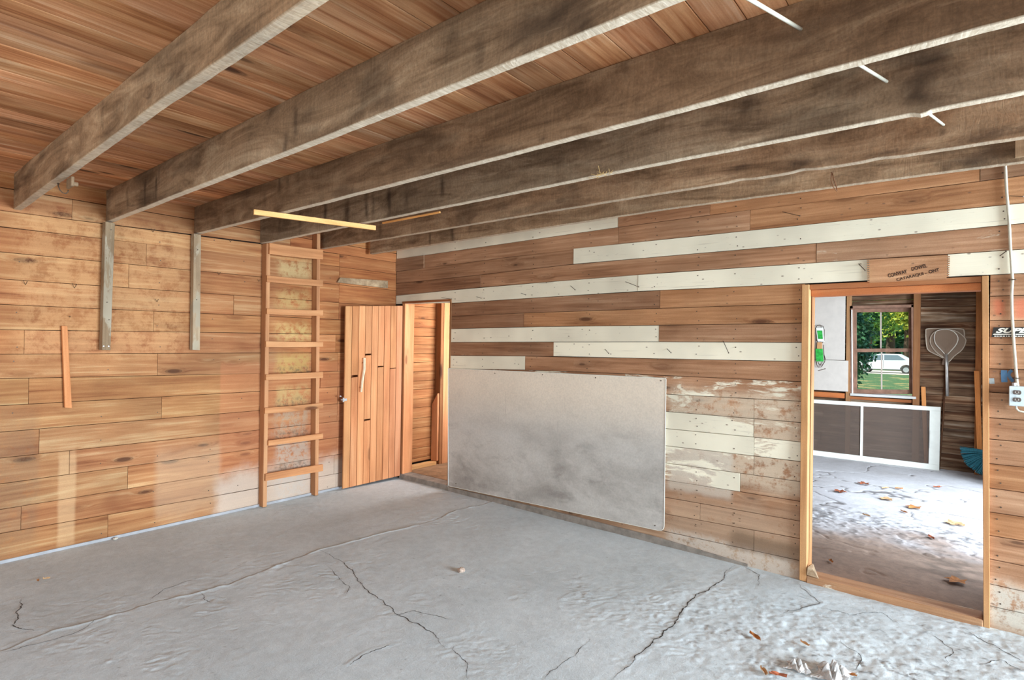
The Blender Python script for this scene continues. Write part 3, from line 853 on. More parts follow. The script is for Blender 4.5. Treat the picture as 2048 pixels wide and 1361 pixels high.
# dark marks: joist -> [(px, py, rx(m), rz(m), strength)]
MARK = {
    0: [(60, 370, .02, .1, .3), (215, 265, .10, .05, .45), (235, 215, .12, .04, .35), (350, 165, .15, .05, .45), (375, 150, .1, .03, .5), (300, 190, .03, .03, .5), (330, 110, .10, .04, .3), (205, 240, .02, .1, .4)],
    1: [(290, 385, .018, .10, .9), (312, 380, .02, .12, .95), (318, 345, .015, .08, .7), (255, 400, .02, .08, .5), (545, 215, .05, .06, .5), (590, 245, .02, .06, .7), (570, 290, .02, .07, .8), (610, 235, .06, .02, .5),
        (1125, 25, .16, .06, .85), (1170, 45, .06, .04, .8), (1060, 80, .03, .05, .5), (905, 75, .03, .03, .4), (960, 110, .02, .06, .5)],
    2: [(560, 370, .02, .07, .8), (575, 360, .02, .05, .6), (530, 395, .02, .05, .5), (820, 325, .03, .03, .5), (1085, 275, .01, .01, .9), (1250, 130, .04, .03, .4), (1540, 90, .3, .05, .35), (1900, 30, .5, .1, .3)],
    3: [(650, 425, .02, .08, .9), (694, 423, .03, .09, 1.), (733, 415, .02, .08, .9), (746, 408, .015, .07, .8), (778, 408, .02, .09, 1.), (812, 398, .02, .08, .7), (884, 370, .015, .07, .95), (560, 445, .03, .07, .6), (600, 440, .02, .08, .6),
        (1490, 205, .06, .05, .95), (1470, 250, .06, .04, .55), (1510, 245, .10, .05, .45), (1850, 115, .07, .035, 1.), (1845, 150, .07, .05, .85), (1848, 185, .05, .05, .95), (1860, 165, .09, .09, .55), (1700, 175, .10, .02, .4), (1435, 240, .05, .02, .5)],
    4: [(760, 462, .03, .08, .5), (1480, 336, .05, .02, .8), (1605, 325, .05, .02, .9), (1655, 322, .06, .02, .6), (1770, 308, .1, .015, .7), (1885, 262, .01, .01, .9), (1400, 345, .03, .02, .4), (1990, 270, .12, .02, .7)],
    5: [(860, 478, .01, .06, .9), (905, 467, .02, .08, .9), (940, 455, .02, .05, .6), (885, 470, .10, .02, .4), (1560, 360, .1, .03, .5), (1960, 318, .14, .05, .9), (2000, 300, .12, .05, .7), (1890, 300, .1, .02, .5)],
}


def joist(i):
    y0, prof, th, xs0, lab, tint = JO[i]
    xp = np.array([p[0] for p in prof]); zp = np.array([p[1] for p in prof])
    xx = np.arange(xs0+.001 if xs0 else .002, 8.42, .016); nx = len(xx)
    zb = np.interp(xx, xp, zp)+(fbm(xx*2.2, xx*0+i*7., 200+i, 3)-.5)*.004+(vnoise(xx*35, xx*0+i, 220+i)-.5)*.0012
    if i == 4:
        for cx, dz in ((px2x_at(1605, -.98), .008), (px2x_at(1480, -.98), .007), (px2x_at(1760, -.98), .006)):
            zb += dz*np.exp(-((xx-cx)/.05)**2)
    if i == 3:
        cx = px2x_at(1843, -1.598); zb -= .010*np.exp(-((xx-cx)/.02)**2)
    zt = CZ-.002
    nv = 13; ye = (vnoise(xx*12, xx*0+3*i, 230+i)-.5)*.002
    # ring: near side from bottom to top (nv), far top, far bottom ; chamfers at the lower edges
    c = .004
    ring = []
    rows_ = []
    for k in range(nv):
        t = k/(nv-1); z = zb+c+(zt-zb-c)*t
        X2, Z2 = xx, z
        bump_ = (fbm(xx*4, z*14+i*5, 240+i, 3)-.5)*.004
        rows_.append(np.stack([xx, y0+ye+bump_, z], -1))
    rows_.append(np.stack([xx, np.full(nx, y0+th), np.full(nx, zt)], -1))
    rows_.append(np.stack([xx, np.full(nx, y0+th)+ye, zb+c], -1))
    rows_.append(np.stack([xx, np.full(nx, y0+th-c)+ye, zb], -1))
    rows_.append(np.stack([xx, np.full(nx, y0+th*.5)+ye, zb-.0005], -1))
    rows_.append(np.stack([xx, np.full(nx, y0+c)+ye, zb], -1))
    R_ = np.stack(rows_, 1); nr = R_.shape[1]
    V = R_.reshape(-1, 3)
    idx = np.arange(nx*nr).reshape(nx, nr); nxt = np.roll(idx, -1, 1)
    q = np.stack([idx[:-1], idx[1:], nxt[1:], nxt[:-1]], -1).reshape(-1, 4)
    F = [tuple(map(int, f)) for f in q] + [tuple(int(v) for v in idx[0]), tuple(int(v) for v in idx[-1][::-1])]
    o = mesh('ceiling_joist', V, F, M['joist'], None, tint+(1,))
    me = o.data
    stain = np.zeros(len(V)); under = np.zeros(len(V))
    for px, py, rx, rz, s in MARK[i]:
        p = onY(px, py, y0); nz = (fbm(V[:, 0]*14, V[:, 2]*14, 250+i, 3)-.5)*1.8; nz2 = (fbm(V[:, 0]*9, V[:, 2]*20+40, 251+i, 3)-.5)*1.8
        e = ((V[:, 0]-p[0])/rx+nz)**2+((V[:, 2]-p[2])/rz+nz2)**2
        stain = np.maximum(stain, s*np.exp(-e*.8))
    stain = np.maximum(stain, .45*sm(.60, .74, fbm(V[:, 0]*2.4, V[:, 2]*7, 260+i, 4)))
    k_ = np.tile(np.arange(nr), nx); under[(k_ >= nv+2)] = 1.0
    if i in (0, 4, 5): under *= .55
    a = me.attributes.new('stain', 'FLOAT', 'POINT'); a.data.foreach_set('value', stain.astype(np.float32))
    a = me.attributes.new('under', 'FLOAT', 'POINT'); a.data.foreach_set('value', under.astype(np.float32))
    return tag(o, lab, 'joist', 'rough-sawn ceiling joists')


def px2x_at(px, y):
    return onY(px, 300, y)[0]


JN = [joist(i) for i in range(6)]

# ------------------------------------------------------------------ doorway with the plank door (left)
t1 = tag(MB().box((D1[0]-.045, -.003, 0), (D1[0]+.001, .135, D1T), .002).build('trim_1', M['pine_z'], None, (1.12, 1.1, 1.05, 1)), 'pale wooden frame of the narrow doorway in the corner', 'door frame', kind='structure')
MB().box((D1[1]-.004, -.006, .0), (D1[1]+.018, .135, D1T+.012), .002).build('jamb', M['frame'], t1, (.62, .55, .5, 1))
MB().box((D1[0]-.05, -.006, D1T-.012), (D1[1]-.004, .135, D1T+.012), .002).build('header', M['frame_x'], t1, (.62, .58, .52, 1))
MB().box((D1[0]-.05, -.012, -.01), (D1[1]+.018, .16, .052), .004).build('sill', M['concrete_edge'], t1)
p = onY(876, 985, -.0)
# leaf
dl = empty('door_1', (.15, -.02, 0)); tag(dl, 'open door of narrow upright pine boards in the corner', 'door', kind='structure')
H0 = np.array([.150, -.022]); H1 = np.array([.098, -.735]); dv = (H1-H0)/np.linalg.norm(H1-H0); nv_ = np.array([-dv[1], dv[0]])
if nv_[0] < 0: nv_ = -nv_
L = np.linalg.norm(H1-H0)


def leafpt(s, t, z):
    q = H0+dv*s+nv_*t; return (q[0], q[1], z)


def lbox(mb, s0, s1, t0, t1_, z0, z1, c=.0015, zs=0.):
    P = []
    for z in (0, 1):
        for s, t in ((s0, t0), (s1, t0), (s1, t1_), (s0, t1_)):
            zz = (z0-.02*s/L if z == 0 else z1-.045*s/L); P.append(leafpt(s, t, zz))
    return mb.hexa(P, c)


cuts = {1: [1.20], 3: [.72, 1.42], 5: [1.28], 7: [1.25]}
bw = L/9
for i in range(9):
    j = 8-i  # j = 0 at the free edge
    zs = [.032]+cuts.get(j, [])+[1.948]
    for a, b in zip(zs[:-1], zs[1:]):
        f = rnd.uniform(.9, 1.08)
        if i in (2, ): f = 1.2
        lbox(MB(), i*bw+.0022, (i+1)*bw-.0022, -.019, rnd.uniform(-.001, .001), a+.001, b-.001, .0025).build('board', M['pine_z'], dl, (f, f*rnd.uniform(.94, 1.02), f*rnd.uniform(.88, 1.0), 1))
for zb_ in (.25, 1.0, 1.7):
    lbox(MB(), .03, L-.03, -.038, -.0195, zb_, zb_+.1).build('ledge', M['pine'], dl, (.8, .75, .7, 1))
# pull handle: crooked pale stick nailed on the boards
a = leafpt(L*(1-(721-687)/119), .0, 0)
s1 = L*(1-(722.5-687)/(806-687)); s2 = L*(1-(717.5-687)/(806-687))
zt_, zb_ = 1.365, 1.005
MB().tube([leafpt(s1, .028, zt_), leafpt(s1+.002, .034, zt_-.12), leafpt(s2-.006, .036, zb_+.12), leafpt(s2, .026, zb_)], [.014, .0145, .013, .011], 6).build('handle', plain('pale_peeled_stick', srgb(226, 200, 168), .8, 0, .12, 30), dl)
MB().tube([leafpt(s1, 0, zt_-.05), leafpt(s1, .03, zt_-.05)], .006, 6).tube([leafpt(s2-.004, 0, zb_+.05), leafpt(s2-.004, .03, zb_+.05)], .006, 6).build('handle_post', M['pine_z'], dl, (.7, .6, .5, 1))
# latch on the free edge
lt = lbox(MB(), L-.002, L+.012, -.022, .002, .93, 1.0, .001)
lbox(lt, L+.010, L+.030, -.018, -.002, .95, .985, .002); lbox(lt, L-.03, L, .0005, .004, .94, .99, .001)
lt.tube([leafpt(L+.02, -.02, .967), leafpt(L+.045, -.012, .972)], .006, 8)
lt.build('latch', M['bright'], dl)
# ------------------------------------------------------------------ small room behind that door
y1 = onX(866, 800, .02)[1]; y2 = onX(881, 800, .10)[1]
ws = MB().box((1.1, .12, -.05), (1.2, 3.2, 2.7)).box((-.02, 3.1, -.05), (1.2, 3.2, 2.7)).build('wall_side', M['left'])
tag(ws, 'partition of the small room behind the plank door', 'wall', kind='structure')
wc = MB().box((-.02, .12, 2.3), (1.2, 3.2, 2.42)).build('ceiling', M['pine']); tag(wc, 'low ceiling of the small room behind the plank door', 'ceiling', kind='structure')
wn = MB().box((-.02, .125, .03), (-.001, 3.1, 2.3)).build('wall_side', M['dark']); tag(wn, 'lit pine plank wall inside the small room', 'wall', kind='structure')
yy = [-30, 33.9, 58.6, 76.2, 93.2, 110.5, 128, 145, 163.5, 182, 199, 217.5, 235, 256, 275, 298, 315, 335, 342]
zz = [onX(845, 580+v, .02)[2] for v in yy]
for a, b in zip(zz[:-1], zz[1:]):
    f = rnd.uniform(.98, 1.14)
    MB().hexa([(-.0005, .125, b+.002), (.02+rnd.uniform(-.003, .003), .125, b+.002), (.02, y1+.03, b+.002), (-.0005, y1+.03, b+.002), (-.0005, .125, a-.002), (.02, .125, a-.002), (.02, y1+.03, a-.002), (-.0005, y1+.03, a-.002)], .002).build('plank', M['left'], wn, (f*1.06, f*1.08, f, 1))
for zk in range(14):
    z0 = .06+zk*.16
    MB().box((.0, y1+.04, z0+.001), (.02, 3.09, z0+.159), .002).build('plank', M['left'], wn, (1, 1, 1, 1))
MB().box((.001, y1+.031, .055), (.11, y1+.075, 2.29), .002).build('stud', M['frame'], wn, (.55, .42, .33, 1))
MB().box((.0, y1+.076, .055), (.115, y1+.24, 2.29), .002).build('stud', M['pine_z'], wn, (1.15, 1.15, 1.1, 1))
MB().hexa([(.03, y1-.03, .1), (.10, y1+.0, .1), (.10, y1+.03, .1), (.03, y1+.03, .1), (.03, y1-.03, .78), (.10, y1+.0, .92), (.10, y1+.03, .92), (.03, y1+.03, .78)], .002).build('brace', M['pine_z'], wn, (1.1, 1.05, 1, 1))
MB().box((.021, .14, .056), (.11, y1-.01, .095), .002).build('bottom_plate', M['pine_y'], wn)
# board closing the view further in
# ------------------------------------------------------------------ large doorway (right)
JL = onY(1607, 570)[0]-.0
t2 = tag(MB().hexa([(D2[0]-.028, -.022, -.0), (D2[0]+.014, -.022, -.0), (D2[0]+.014, .13, -.0), (D2[0]-.028, .13, -.0),
                    (D2[0]-.034, -.022, D2T+.02), (D2[0]+.008, -.022, D2T+.02), (D2[0]+.008, .13, D2T+.02), (D2[0]-.034, .13, D2T+.02)], .002).build('trim_2', M['frame'], None, (1.06, 1.06, 1, 1)),
         'rough wooden frame around the wide doorway at right', 'door frame', kind='structure')
MB().box((D2[0]+.0145, .045, -.0), (onY(1627.5, 800, .128)[0], .128, D2T-.045), .002).build('stop', M['frame'], t2, (.88, .86, .8, 1))
jb0, jb1, jt0, jt1 = onY(1967, 1245, -.024)[0], onY(1980, 1250, -.024)[0], onY(1963.5, 560, -.024)[0], onY(1977, 555, -.024)[0]
MB().hexa([(jb0, -.024, -.0), (jb1, -.024, -.0), (jb1, .13, -.0), (jb0+.006, .13, -.0),
           (jt0, -.024, D2T+.02), (jt1, -.024, D2T+.02), (jt1, .13, D2T+.02), (jt0+.006, .13, D2T+.02)], .002).build('jamb', M['frame'], t2, (1.06, 1.08, 1.04, 1))
MB().box((D2[0]+.010, -.006, D2T-.012), (jt0-.001, .13, D2T+.020), .002).build('header', M['frame_x'], t2, (.80, .78, .76, 1))
MB().box((D2[0]+.010, .035, D2T-.056), (jt0-.001, .128, D2T-.013), .002).build('header_stop', M['frame_x'], t2, (1.1, .98, .88, 1))
sl = onY(1628, 1160, -.02)
MB().hexa([(D2[0]+.0145, -.03, -.01), (jb0-.001, -.03, -.01), (jb0-.001, .14, -.01), (D2[0]+.0145, .14, -.01),
           (D2[0]+.0145, -.02, .045), (jb0-.001, -.024, .040), (jb0-.001, .14, .03), (D2[0]+.0145, .14, .03)], .005).build('sill', M['back'], t2, (1.05, 1.06, 1.0, .35))
MB().hexa([(D2[0]+.016, -.032, .05), (D2[0]+.09, -.028, .042), (D2[0]+.07, .03, .042), (D2[0]+.016, .03, .05), (D2[0]+.02, -.028, .10), (D2[0]+.05, -.02, .095), (D2[0]+.045, .02, .12), (D2[0]+.02, .02, .10)], .003).build('splinter', M['grey_x'], t2)

# ------------------------------------------------------------------ hardboard sheet on the back wall
def panel_mat():
    k = N('smudged_hardboard'); tc = k.n('ShaderNodeTexCoord'); P = tc.outputs['Object']
    s = k.n('ShaderNodeSeparateXYZ'); k.l(P, s.inputs[0]); z = s.outputs[2]
    cl = k.noise(k.scaled(P, (1.5, 1, 2.6)), 1.0, 6, .60, .25)
    cl2 = k.noise(k.addv(k.scaled(P, (2.8, 1, 5.5)), (7, 3, 2)), 1.0, 6, .66, .3)
    gr = k.noise(P, 70, 4, .7); dr = k.noise(k.scaled(P, (26, 1, 1.6)), 1.0, 4, .7)
    band = k.map(z, 1.05, .35, 0., 1.)
    c = k.mix(k.map(z, .65, 1.2), srgb(198, 194, 186), srgb(230, 216, 196))
    sm_ = k.math('MULTIPLY', k.map(cl, .38, .70), k.math('MULTIPLY_ADD', band, .75, .12))
    c = k.mix(k.math('MULTIPLY', sm_, .62), c, srgb(122, 114, 106))
    sm2 = k.math('MULTIPLY', k.map(cl2, .5, .68), k.math('MULTIPLY_ADD', band, .5, .08))
    c = k.mix(k.math('MULTIPLY', sm2, .6), c, srgb(108, 100, 94))
    pale = k.math('MULTIPLY', k.map(cl2, .45, .30), band)
    c = k.mix(k.math('MULTIPLY', pale, .5), c, srgb(206, 202, 196))
    dm = k.math('MULTIPLY', k.map(dr, .60, .72), k.math('MULTIPLY', k.map(z, .62, .85), k.map(z, 1.15, .95)))
    c = k.mix(k.math('MULTIPLY', dm, .45), c, srgb(110, 96, 84))
    c = k.mix(1.0, c, greyv(k, k.map(gr, .3, .7, .93, 1.07)), 'MULTIPLY')
    k.l(c, k.b.inputs['Base Color']); k.b.inputs['Roughness'].default_value = .7
    k.l(k.bump(gr, .15, .002), k.b.inputs['Normal'])
    return k.m


cor = [onY(897.5, 972), onY(1329, 1063.5), onY(1333, 757), onY(897.5, 737)]
def quad_round(cor, rad, n=6):
    P = [np.array((c[0], c[2])) for c in cor]; out = []
    for i in range(4):
        p = P[i]; a = P[i-1]; b = P[(i+1) % 4]; r = rad[i]
        if r <= 0: out.append(p); continue
        ua = (a-p)/np.linalg.norm(a-p); ub = (b-p)/np.linalg.norm(b-p)
        for k in range(n+1):
            t = k/n; out.append(p+ua*r*(1-t)**2+ub*r*t**2)
    return out
pts = quad_round(cor, [.005, .05, .012, .008])
n = len(pts); V = [(p[0], -.0095, p[1]) for p in pts]+[(p[0], -.0028, p[1]) for p in pts]
F = [tuple(range(n)), tuple(range(2*n-1, n-1, -1))]+[(i, (i+1) % n, n+(i+1) % n, n+i) for i in range(n)]
F = [F[0], F[1]]+[(n+i, n+(i+1) % n, (i+1) % n, i) for i in range(n)]
pn = mesh('wall_panel', V, F, panel_mat())
tag(pn, 'large smudged off-white hardboard sheet fixed low on the back wall', 'panel')
ed = MB()
pe = [np.array((p[0], -.0095, p[1])) for p in pts]
i0 = next(i for i, p in enumerate(pts) if p[0] > 3)
edge = plain('pale_plastic_edge', srgb(226, 226, 214), .4)
ed.tube([p for p in pe[i0-1:]]+[pe[0]], .0028, 5).build('edging', edge, pn)
for px, py in [(990, 747), (1085, 750), (1191, 756), (1322, 762), (1139, 1025), (1310, 1052), (912, 968)]:
    q = onY(px, py, -.0096); MB().tube([q, q-np.array([0, .003, 0])], .005, 7).build('nail', M['steel'], pn)
# dusty base board under the sheet
bb = stations('baseboard_back', [((D1[1]+.02, -.016, -.01), (D1[1]+.02, -.016, .036)), ((2.2, -.016, -.01), (2.2, -.016, .055)), ((3.2, -.016, -.01), (3.2, -.016, .05)), ((3.9, -.012, -.01), (3.9, -.012, .014))], (0, .0135, 0), M['concrete_edge'])
tag(bb, 'dusty grey board along the floor below the hardboard sheet', 'baseboard', kind='structure')
bb2 = stations('baseboard_left', [((.010, -6.5, -.01), (.010, -6.5, .012)), ((.012, -3.3, -.01), (.012, -3.3, .016)), ((.02, -.8, -.01), (.02, -.8, .02)), ((.012, -.1, -.01), (.012, -.1, .02))], (-.009, 0, 0), plain('grey_mortar', srgb(168, 168, 170), .95, 0, .15, 10, .5))
tag(bb2, 'thin grey mortar bead along the foot of the left wall', 'baseboard', kind='structure')

# ------------------------------------------------------------------ ladder fixed to the left wall
ld = empty('wall_ladder', (.05, -1.28, 0)); tag(ld, 'wooden ladder with eight rungs fixed upright against the left wall', 'ladder')
def solve_y(px, py, x):
    return onX(px, py, x)
ya_t = onX(541, 500, .09)[1]; ya_b = onX(534, 1005, .09)[1]; yb_t = onX(641, 480, .09)[1]; yb_b = onX(637, 985, .09)[1]
for (yt, yb_, zt) in ((ya_t, ya_b, 2.43), (yb_t, yb_b, 2.60)):
    MB().hexa([(.003, yb_-.036, 0.002), (.088, yb_-.036, 0.002), (.088, yb_, 0.002), (.003, yb_, 0.002), (.003, yt-.036, zt), (.088, yt-.036, zt), (.088, yt, zt), (.003, yt, zt)], .002).build('stile', M['ladder_z'], ld, (1, .97, .93, 1))
RG = [(486, 508, 500, 519, 539), (551, 564, 561, 573, 534), (617, 628.5, 621, 632, 534), (683, 694.5, 684, 694, 532), (749.5, 761, 744, 756, 532), (816.5, 828, 806, 817, 530), (882, 892, 867, 878, 537), (949, 963, 929.5, 943, 531)]
for tl, bl_, tr_, br_, px0 in RG:
    A = onX(px0, bl_, .112); Bp = onX(px0, tl, .112); C_ = onX(646, br_, .112); D_ = onX(646, tr_, .112)
    yl = A[1]; yr = C_[1]
    f = rnd.uniform(.95, 1.08); midz = .5*(A[2]+C_[2]); midt = .5*(Bp[2]+D_[2])
    sag = rnd.uniform(-.006, .002)
    st = []
    for t in (0, .25, .5, .75, 1):
        y = yl+(yr-yl)*t; s_ = sag*4*t*(1-t)
        st.append(((.112, y, A[2]+(C_[2]-A[2])*t+s_), (.112, y, Bp[2]+(D_[2]-Bp[2])*t+s_)))
    stations('rung', st, (-.0235, 0, 0), M['ladder_y'], ld, (f*1.03, f*1.0, f*.95, 1))

# ------------------------------------------------------------------ loose boards on the left wall
def strip(name, quad, plane_x, thick, mat, color=(1, 1, 1, 1), parent=None):
    """quad: px corners bl, br, tr, tl of the face turned to the room"""
    P = [onX(*q, plane_x) for q in quad]
    mb = MB(); b = [np.array((plane_x-thick, p[1], p[2])) for p in P]
    return mb.hexa([b[0], b[1], P[1], P[0], b[3], b[2], P[2], P[3]], .002).build(name, mat, parent, color)


g1 = strip('hanging_board', [(204, 700), (221, 701), (230, 447), (211, 443)], .075, .07, M['grey_z'], (1, 1, .98, .50))
tag(g1, 'long grey board hanging down from the second joist on the left wall', 'board', 'grey boards hanging from the joists')
g2 = strip('hanging_board', [(385, 700), (400, 701), (402, 470), (388, 467)], .062, .058, M['grey_z'], (1, 1, 1, .56))
tag(g2, 'long grey board hanging down from the third joist on the left wall', 'board', 'grey boards hanging from the joists')
g3 = strip('thin_batten', [(130, 816), (144, 817), (135, 653), (124, 652)], .035, .03, M['pine_z'], (1.18, 1.12, 1.0, 1))
tag(g3, 'short slim pine batten nailed upright at the far left', 'batten')
for b_, q in ((g1, [(222, 460), (214, 605), (218, 640), (207, 693), (217, 693)]), (g2, [(393, 600), (395, 500)])):
    for px, py in q:
        c = onX(px, py, b_.data.vertices[0].co[0] if False else (.075 if b_ is g1 else .062))
        MB().tube([c, c+np.array([.006, 0, 0])], .004, 6).build('nail', M['bright'] if py > 690 else M['steel'], b_)
g4 = MB()
P = [onX(675, 565, .03), onX(776, 577, .03), onX(776, 562, .03), onX(681, 555.5, .03)]
g4.hexa([np.array((.006, P[0][1], P[0][2])), np.array((.006, P[1][1], P[1][2])), P[1], P[0], np.array((.006, P[3][1], P[3][2])), np.array((.006, P[2][1], P[2][2])), P[2], P[3]], .002)
o = g4.build('scrap_board', M['grey_x'], None, (1.1, 1.1, 1.05, 1)); tag(o, 'short grey scrap board with a slanted end nailed by the corner', 'board')

# pine stick nailed under joists three and four
a0 = onZ(508, 429, 2.405); a1 = onZ(753, 460, 2.42)
d = (a1-a0)/np.linalg.norm(a1-a0); nrm = np.cross(d, [0, 0, 1]); nrm /= np.linalg.norm(nrm)
wv = np.array([0, 0, .034]); tv = nrm*.016
MB().hexa([a0, a1, a1+tv, a0+tv, a0+wv-[0, 0, 0], a1+wv*.85, a1+tv+wv*.85, a0+tv+wv], .0015)
mb = MB(); top = 2.412
# runs just below the joists, tilted like the photograph
def stick(name, p0, p1, wdt, hgt, mat, col):
    p0 = np.array(p0); p1 = np.array(p1); d = (p1-p0)/np.linalg.norm(p1-p0); s_ = np.cross([0, 0, 1], d); s_ /= np.linalg.norm(s_); u = np.cross(d, s_)
    P = [p0, p1, p1+s_*wdt, p0+s_*wdt]; Q = [q+u*hgt for q in P]
    return MB().hexa(P+Q, .0015).build(name, mat, None, col)
o = stick('pine_stick', onZ(508, 429, 2.376), onZ(752, 460.5, 2.388), .018, .034, M['pine_y'], (1.1, 1.08, 1.0, 1))
tag(o, 'pale pine stick nailed crosswise under the third and fourth joists', 'stick')
pa = onY(764, 443, -1.553); pb = onY(879, 418, -1.553)
o = stick('thin_lath', (pa[0], -1.552, 2.410), (pb[0], -1.552, 2.408), .010, .012, M['pine'], (1, .8, .62, 1))
tag(o, 'thin orange lath tucked along the underside of the fourth joist', 'lath')

# hook under the nearest joist
h0 = onY(112, 366, -3.31); hk = []
hz = 2.42
c0 = np.array([h0[0], -3.30, hz])
hk = [c0+[0, 0, .004], c0+[0, 0, -.015], c0+[.0, .008, -.035], c0+[.004, .02, -.05], c0+[.012, .034, -.052], c0+[.018, .042, -.040], c0+[.018, .042, -.030]]
o = MB().tube(hk, .003, 8).tube([c0+[0, 0, .002], c0+[0, 0, -.004]], .006, 8).build('screw_hook', M['steel'], None, None, True); tag(o, 'small rusty hook screwed under the nearest joist', 'hook')
c1 = onY(137, 360, -3.278); c1[2] = 2.43
o = MB().box((c1[0]-.05, -3.277, 2.385), (c1[0]+.05, -3.262, 2.44), .003).tube([(c1[0], -3.262, 2.41), (c1[0], -3.235, 2.41)], .012, 8).build('bracket_block', M['grey_x'], None, (.7, .66, .62, 1))
tag(o, 'little grey block behind the nearest joist beside the hook', 'block')

# ------------------------------------------------------------------ cables and outlet
wy = [-3.0, -2.792, -2.168, -1.598, -.98, -.435]
W1 = onY(1601, 58, -2.17); W2 = onY(1773, 163, -1.60); W3 = onY(1887, 250, -.982); W0 = onY(1502, 0, -2.6)
ca = MB()
W4 = W3+(W3-W2)*.9
ca.tube([W0+(W0-W1)*.5, W0, W1+[0, .0, 0]], .0058, 8).tube([W1+[0, .0, 0], W1+(W2-W1)*.08, W2], .0058, 8).tube([W2, W2+(W3-W2)*.5, W3], .0058, 8)
ca.tube([W3, (5.10, -.6, W3[2]+.04), (5.2, -.43, W3[2]+.05), (5.27, -.2, W3[2]+.03)], .0058, 8)
o = ca.build('ceiling_cable', M['cable'], None, None, True); tag(o, 'white electric cable threaded through holes in the joists', 'cable')
CP = [(2010, 332), (2013, 380), (2018, 440), (2021, 500), (2025, 560), (2023, 590), (2024, 630), (2027, 680), (2031, 730), (2034, 765), (2035, 775)]
pts_ = [onY(x, y, -.010) for x, y in CP]; pts_[0] = pts_[0]+np.array([0, 0, .03])
top_ = pts_[0]+np.array([0, 0, .12])
o = MB().tube([top_]+pts_, [.007]*len(CP)+[.009], 8).build('wall_cable', M['cable'], None, None, True); tag(o, 'pale cable running down the wall to the outlet box', 'cable')
s = onY(2025, 560, -.012); MB().tube([s+[-.014, .008, 0], s+[-.010, -.010, 0], s+[.010, -.010, 0], s+[.014, .008, 0]], .003, 6).build('clamp', M['steel'], o)
s = onY(2033, 757, -.012); MB().tube([s+[-.014, .008, 0], s+[-.010, -.010, 0], s+[.010, -.010, 0], s+[.014, .008, 0]], .003, 6).build('clamp', M['steel'], o)
ob = empty('outlet_box', tuple(onY(2034, 793))); tag(ob, 'grey metal outlet box with a double socket on the right wall planks', 'outlet')
b0 = onY(2018.5, 811, -.05); b1 = onY(2046, 774, -.05)
mb = MB().box((b0[0], -.05, b0[2]), (b1[0]+.006, -.003, b1[2]), .006); mb.build('box_body', plain('grey_painted_steel', srgb(150, 162, 166), .45, .3, .1), ob)
cp = MB().box((b0[0]-.002, -.056, b0[2]-.002), (b1[0]+.008, -.0502, b1[2]+.002), .003).build('cover', plain('pale_grey_cover', srgb(196, 208, 210), .4, .2, .08), ob)
cxm = .5*(b0[0]+b1[0]+.006)
for k, py in enumerate((785.5, 800)):
    zc = onY(2034, py, -.056)[2]; V = []
    ring_ = [(cxm+.0175*math.cos(a_), zc+max(-.0115, min(.0115, .0175*math.sin(a_)))) for a_ in [2*math.pi*i/20 for i in range(20)]]
    V = [(x_, -.0585, z_) for x_, z_ in ring_]+[(x_, -.0562, z_) for x_, z_ in ring_]; n = 20
    rc = mesh('receptacle', V, [tuple(range(n))]+[(n+i, n+(i+1) % n, (i+1) % n, i) for i in range(n)], plain('brown_socket', srgb(92, 80, 72), .4), ob)
    sl_ = MB().box((cxm-.008, -.0592, zc-.004), (cxm-.0055, -.0586, zc+.006)).box((cxm+.0055, -.0592, zc-.004), (cxm+.008, -.0586, zc+.006)).tube([(cxm, -.0586, zc-.007), (cxm, -.0592, zc-.007)], .0025, 8)
    s_o = sl_.build('slot', plain('pale_socket_slot', srgb(200, 198, 190), .5), rc)
zc = onY(2034, 793, -.056)[2]; MB().tube([(cxm, -.056, zc), (cxm, -.0595, zc)], .003, 8).build('screw', M['bright'], ob)
MB().tube([(cxm-.01, -.02, b1[2]), (cxm-.01, -.02, b1[2]+.018)], .011, 8).build('connector', M['bright'], ob)
q = [onY(2032, 812, -.02), onY(2033, 818, -.02), onY(2038, 823, -.02), onY(2050, 825, -.02), onY(2075, 826, -.012), onY(2140, 830, -.01)]
MB().tube(q, .005, 8).build('cord', M['cable'], ob, None, True)

# ------------------------------------------------------------------ writing
INK = plain('black_stencil_ink', srgb(66, 48, 38), .9, 0, .3, 40)


def text(name, body, loc, size, mat, parent, rz=0., shear=0., ext=.0006, bold=0., xs=1., yrot=0., fit=None):
    cu = bpy.data.curves.new(name, 'FONT'); cu.body = body; cu.size = size; cu.extrude = ext; cu.shear = shear; cu.offset = bold
    cu.align_x = 'CENTER'; cu.align_y = 'CENTER'
    o = bpy.data.objects.new(name+'_c', cu); COL.objects.link(o)
    dg = bpy.context.evaluated_depsgraph_get(); me = bpy.data.meshes.new_from_object(o.evaluated_get(dg))
    bpy.data.objects.remove(o)
    if fit:
        co_ = np.array([v.co[:] for v in me.vertices]); c_ = (co_.max(0)+co_.min(0))/2; sz = co_.max(0)-co_.min(0)
        me.transform(Matrix.Diagonal((fit[0]/sz[0], fit[1]/sz[1], 1, 1)) @ Matrix.Translation((-c_[0], -c_[1], 0)))
    T = Matrix.Translation(Vector(loc)) @ Matrix.Rotation(yrot, 4, 'Y') @ Matrix.Rotation(math.pi/2, 4, 'X') @ Matrix.Diagonal((xs, 1, 1, 1))
    me.transform(T); me.name = name; me.materials.clear()
    return link(name, me, mat, parent)


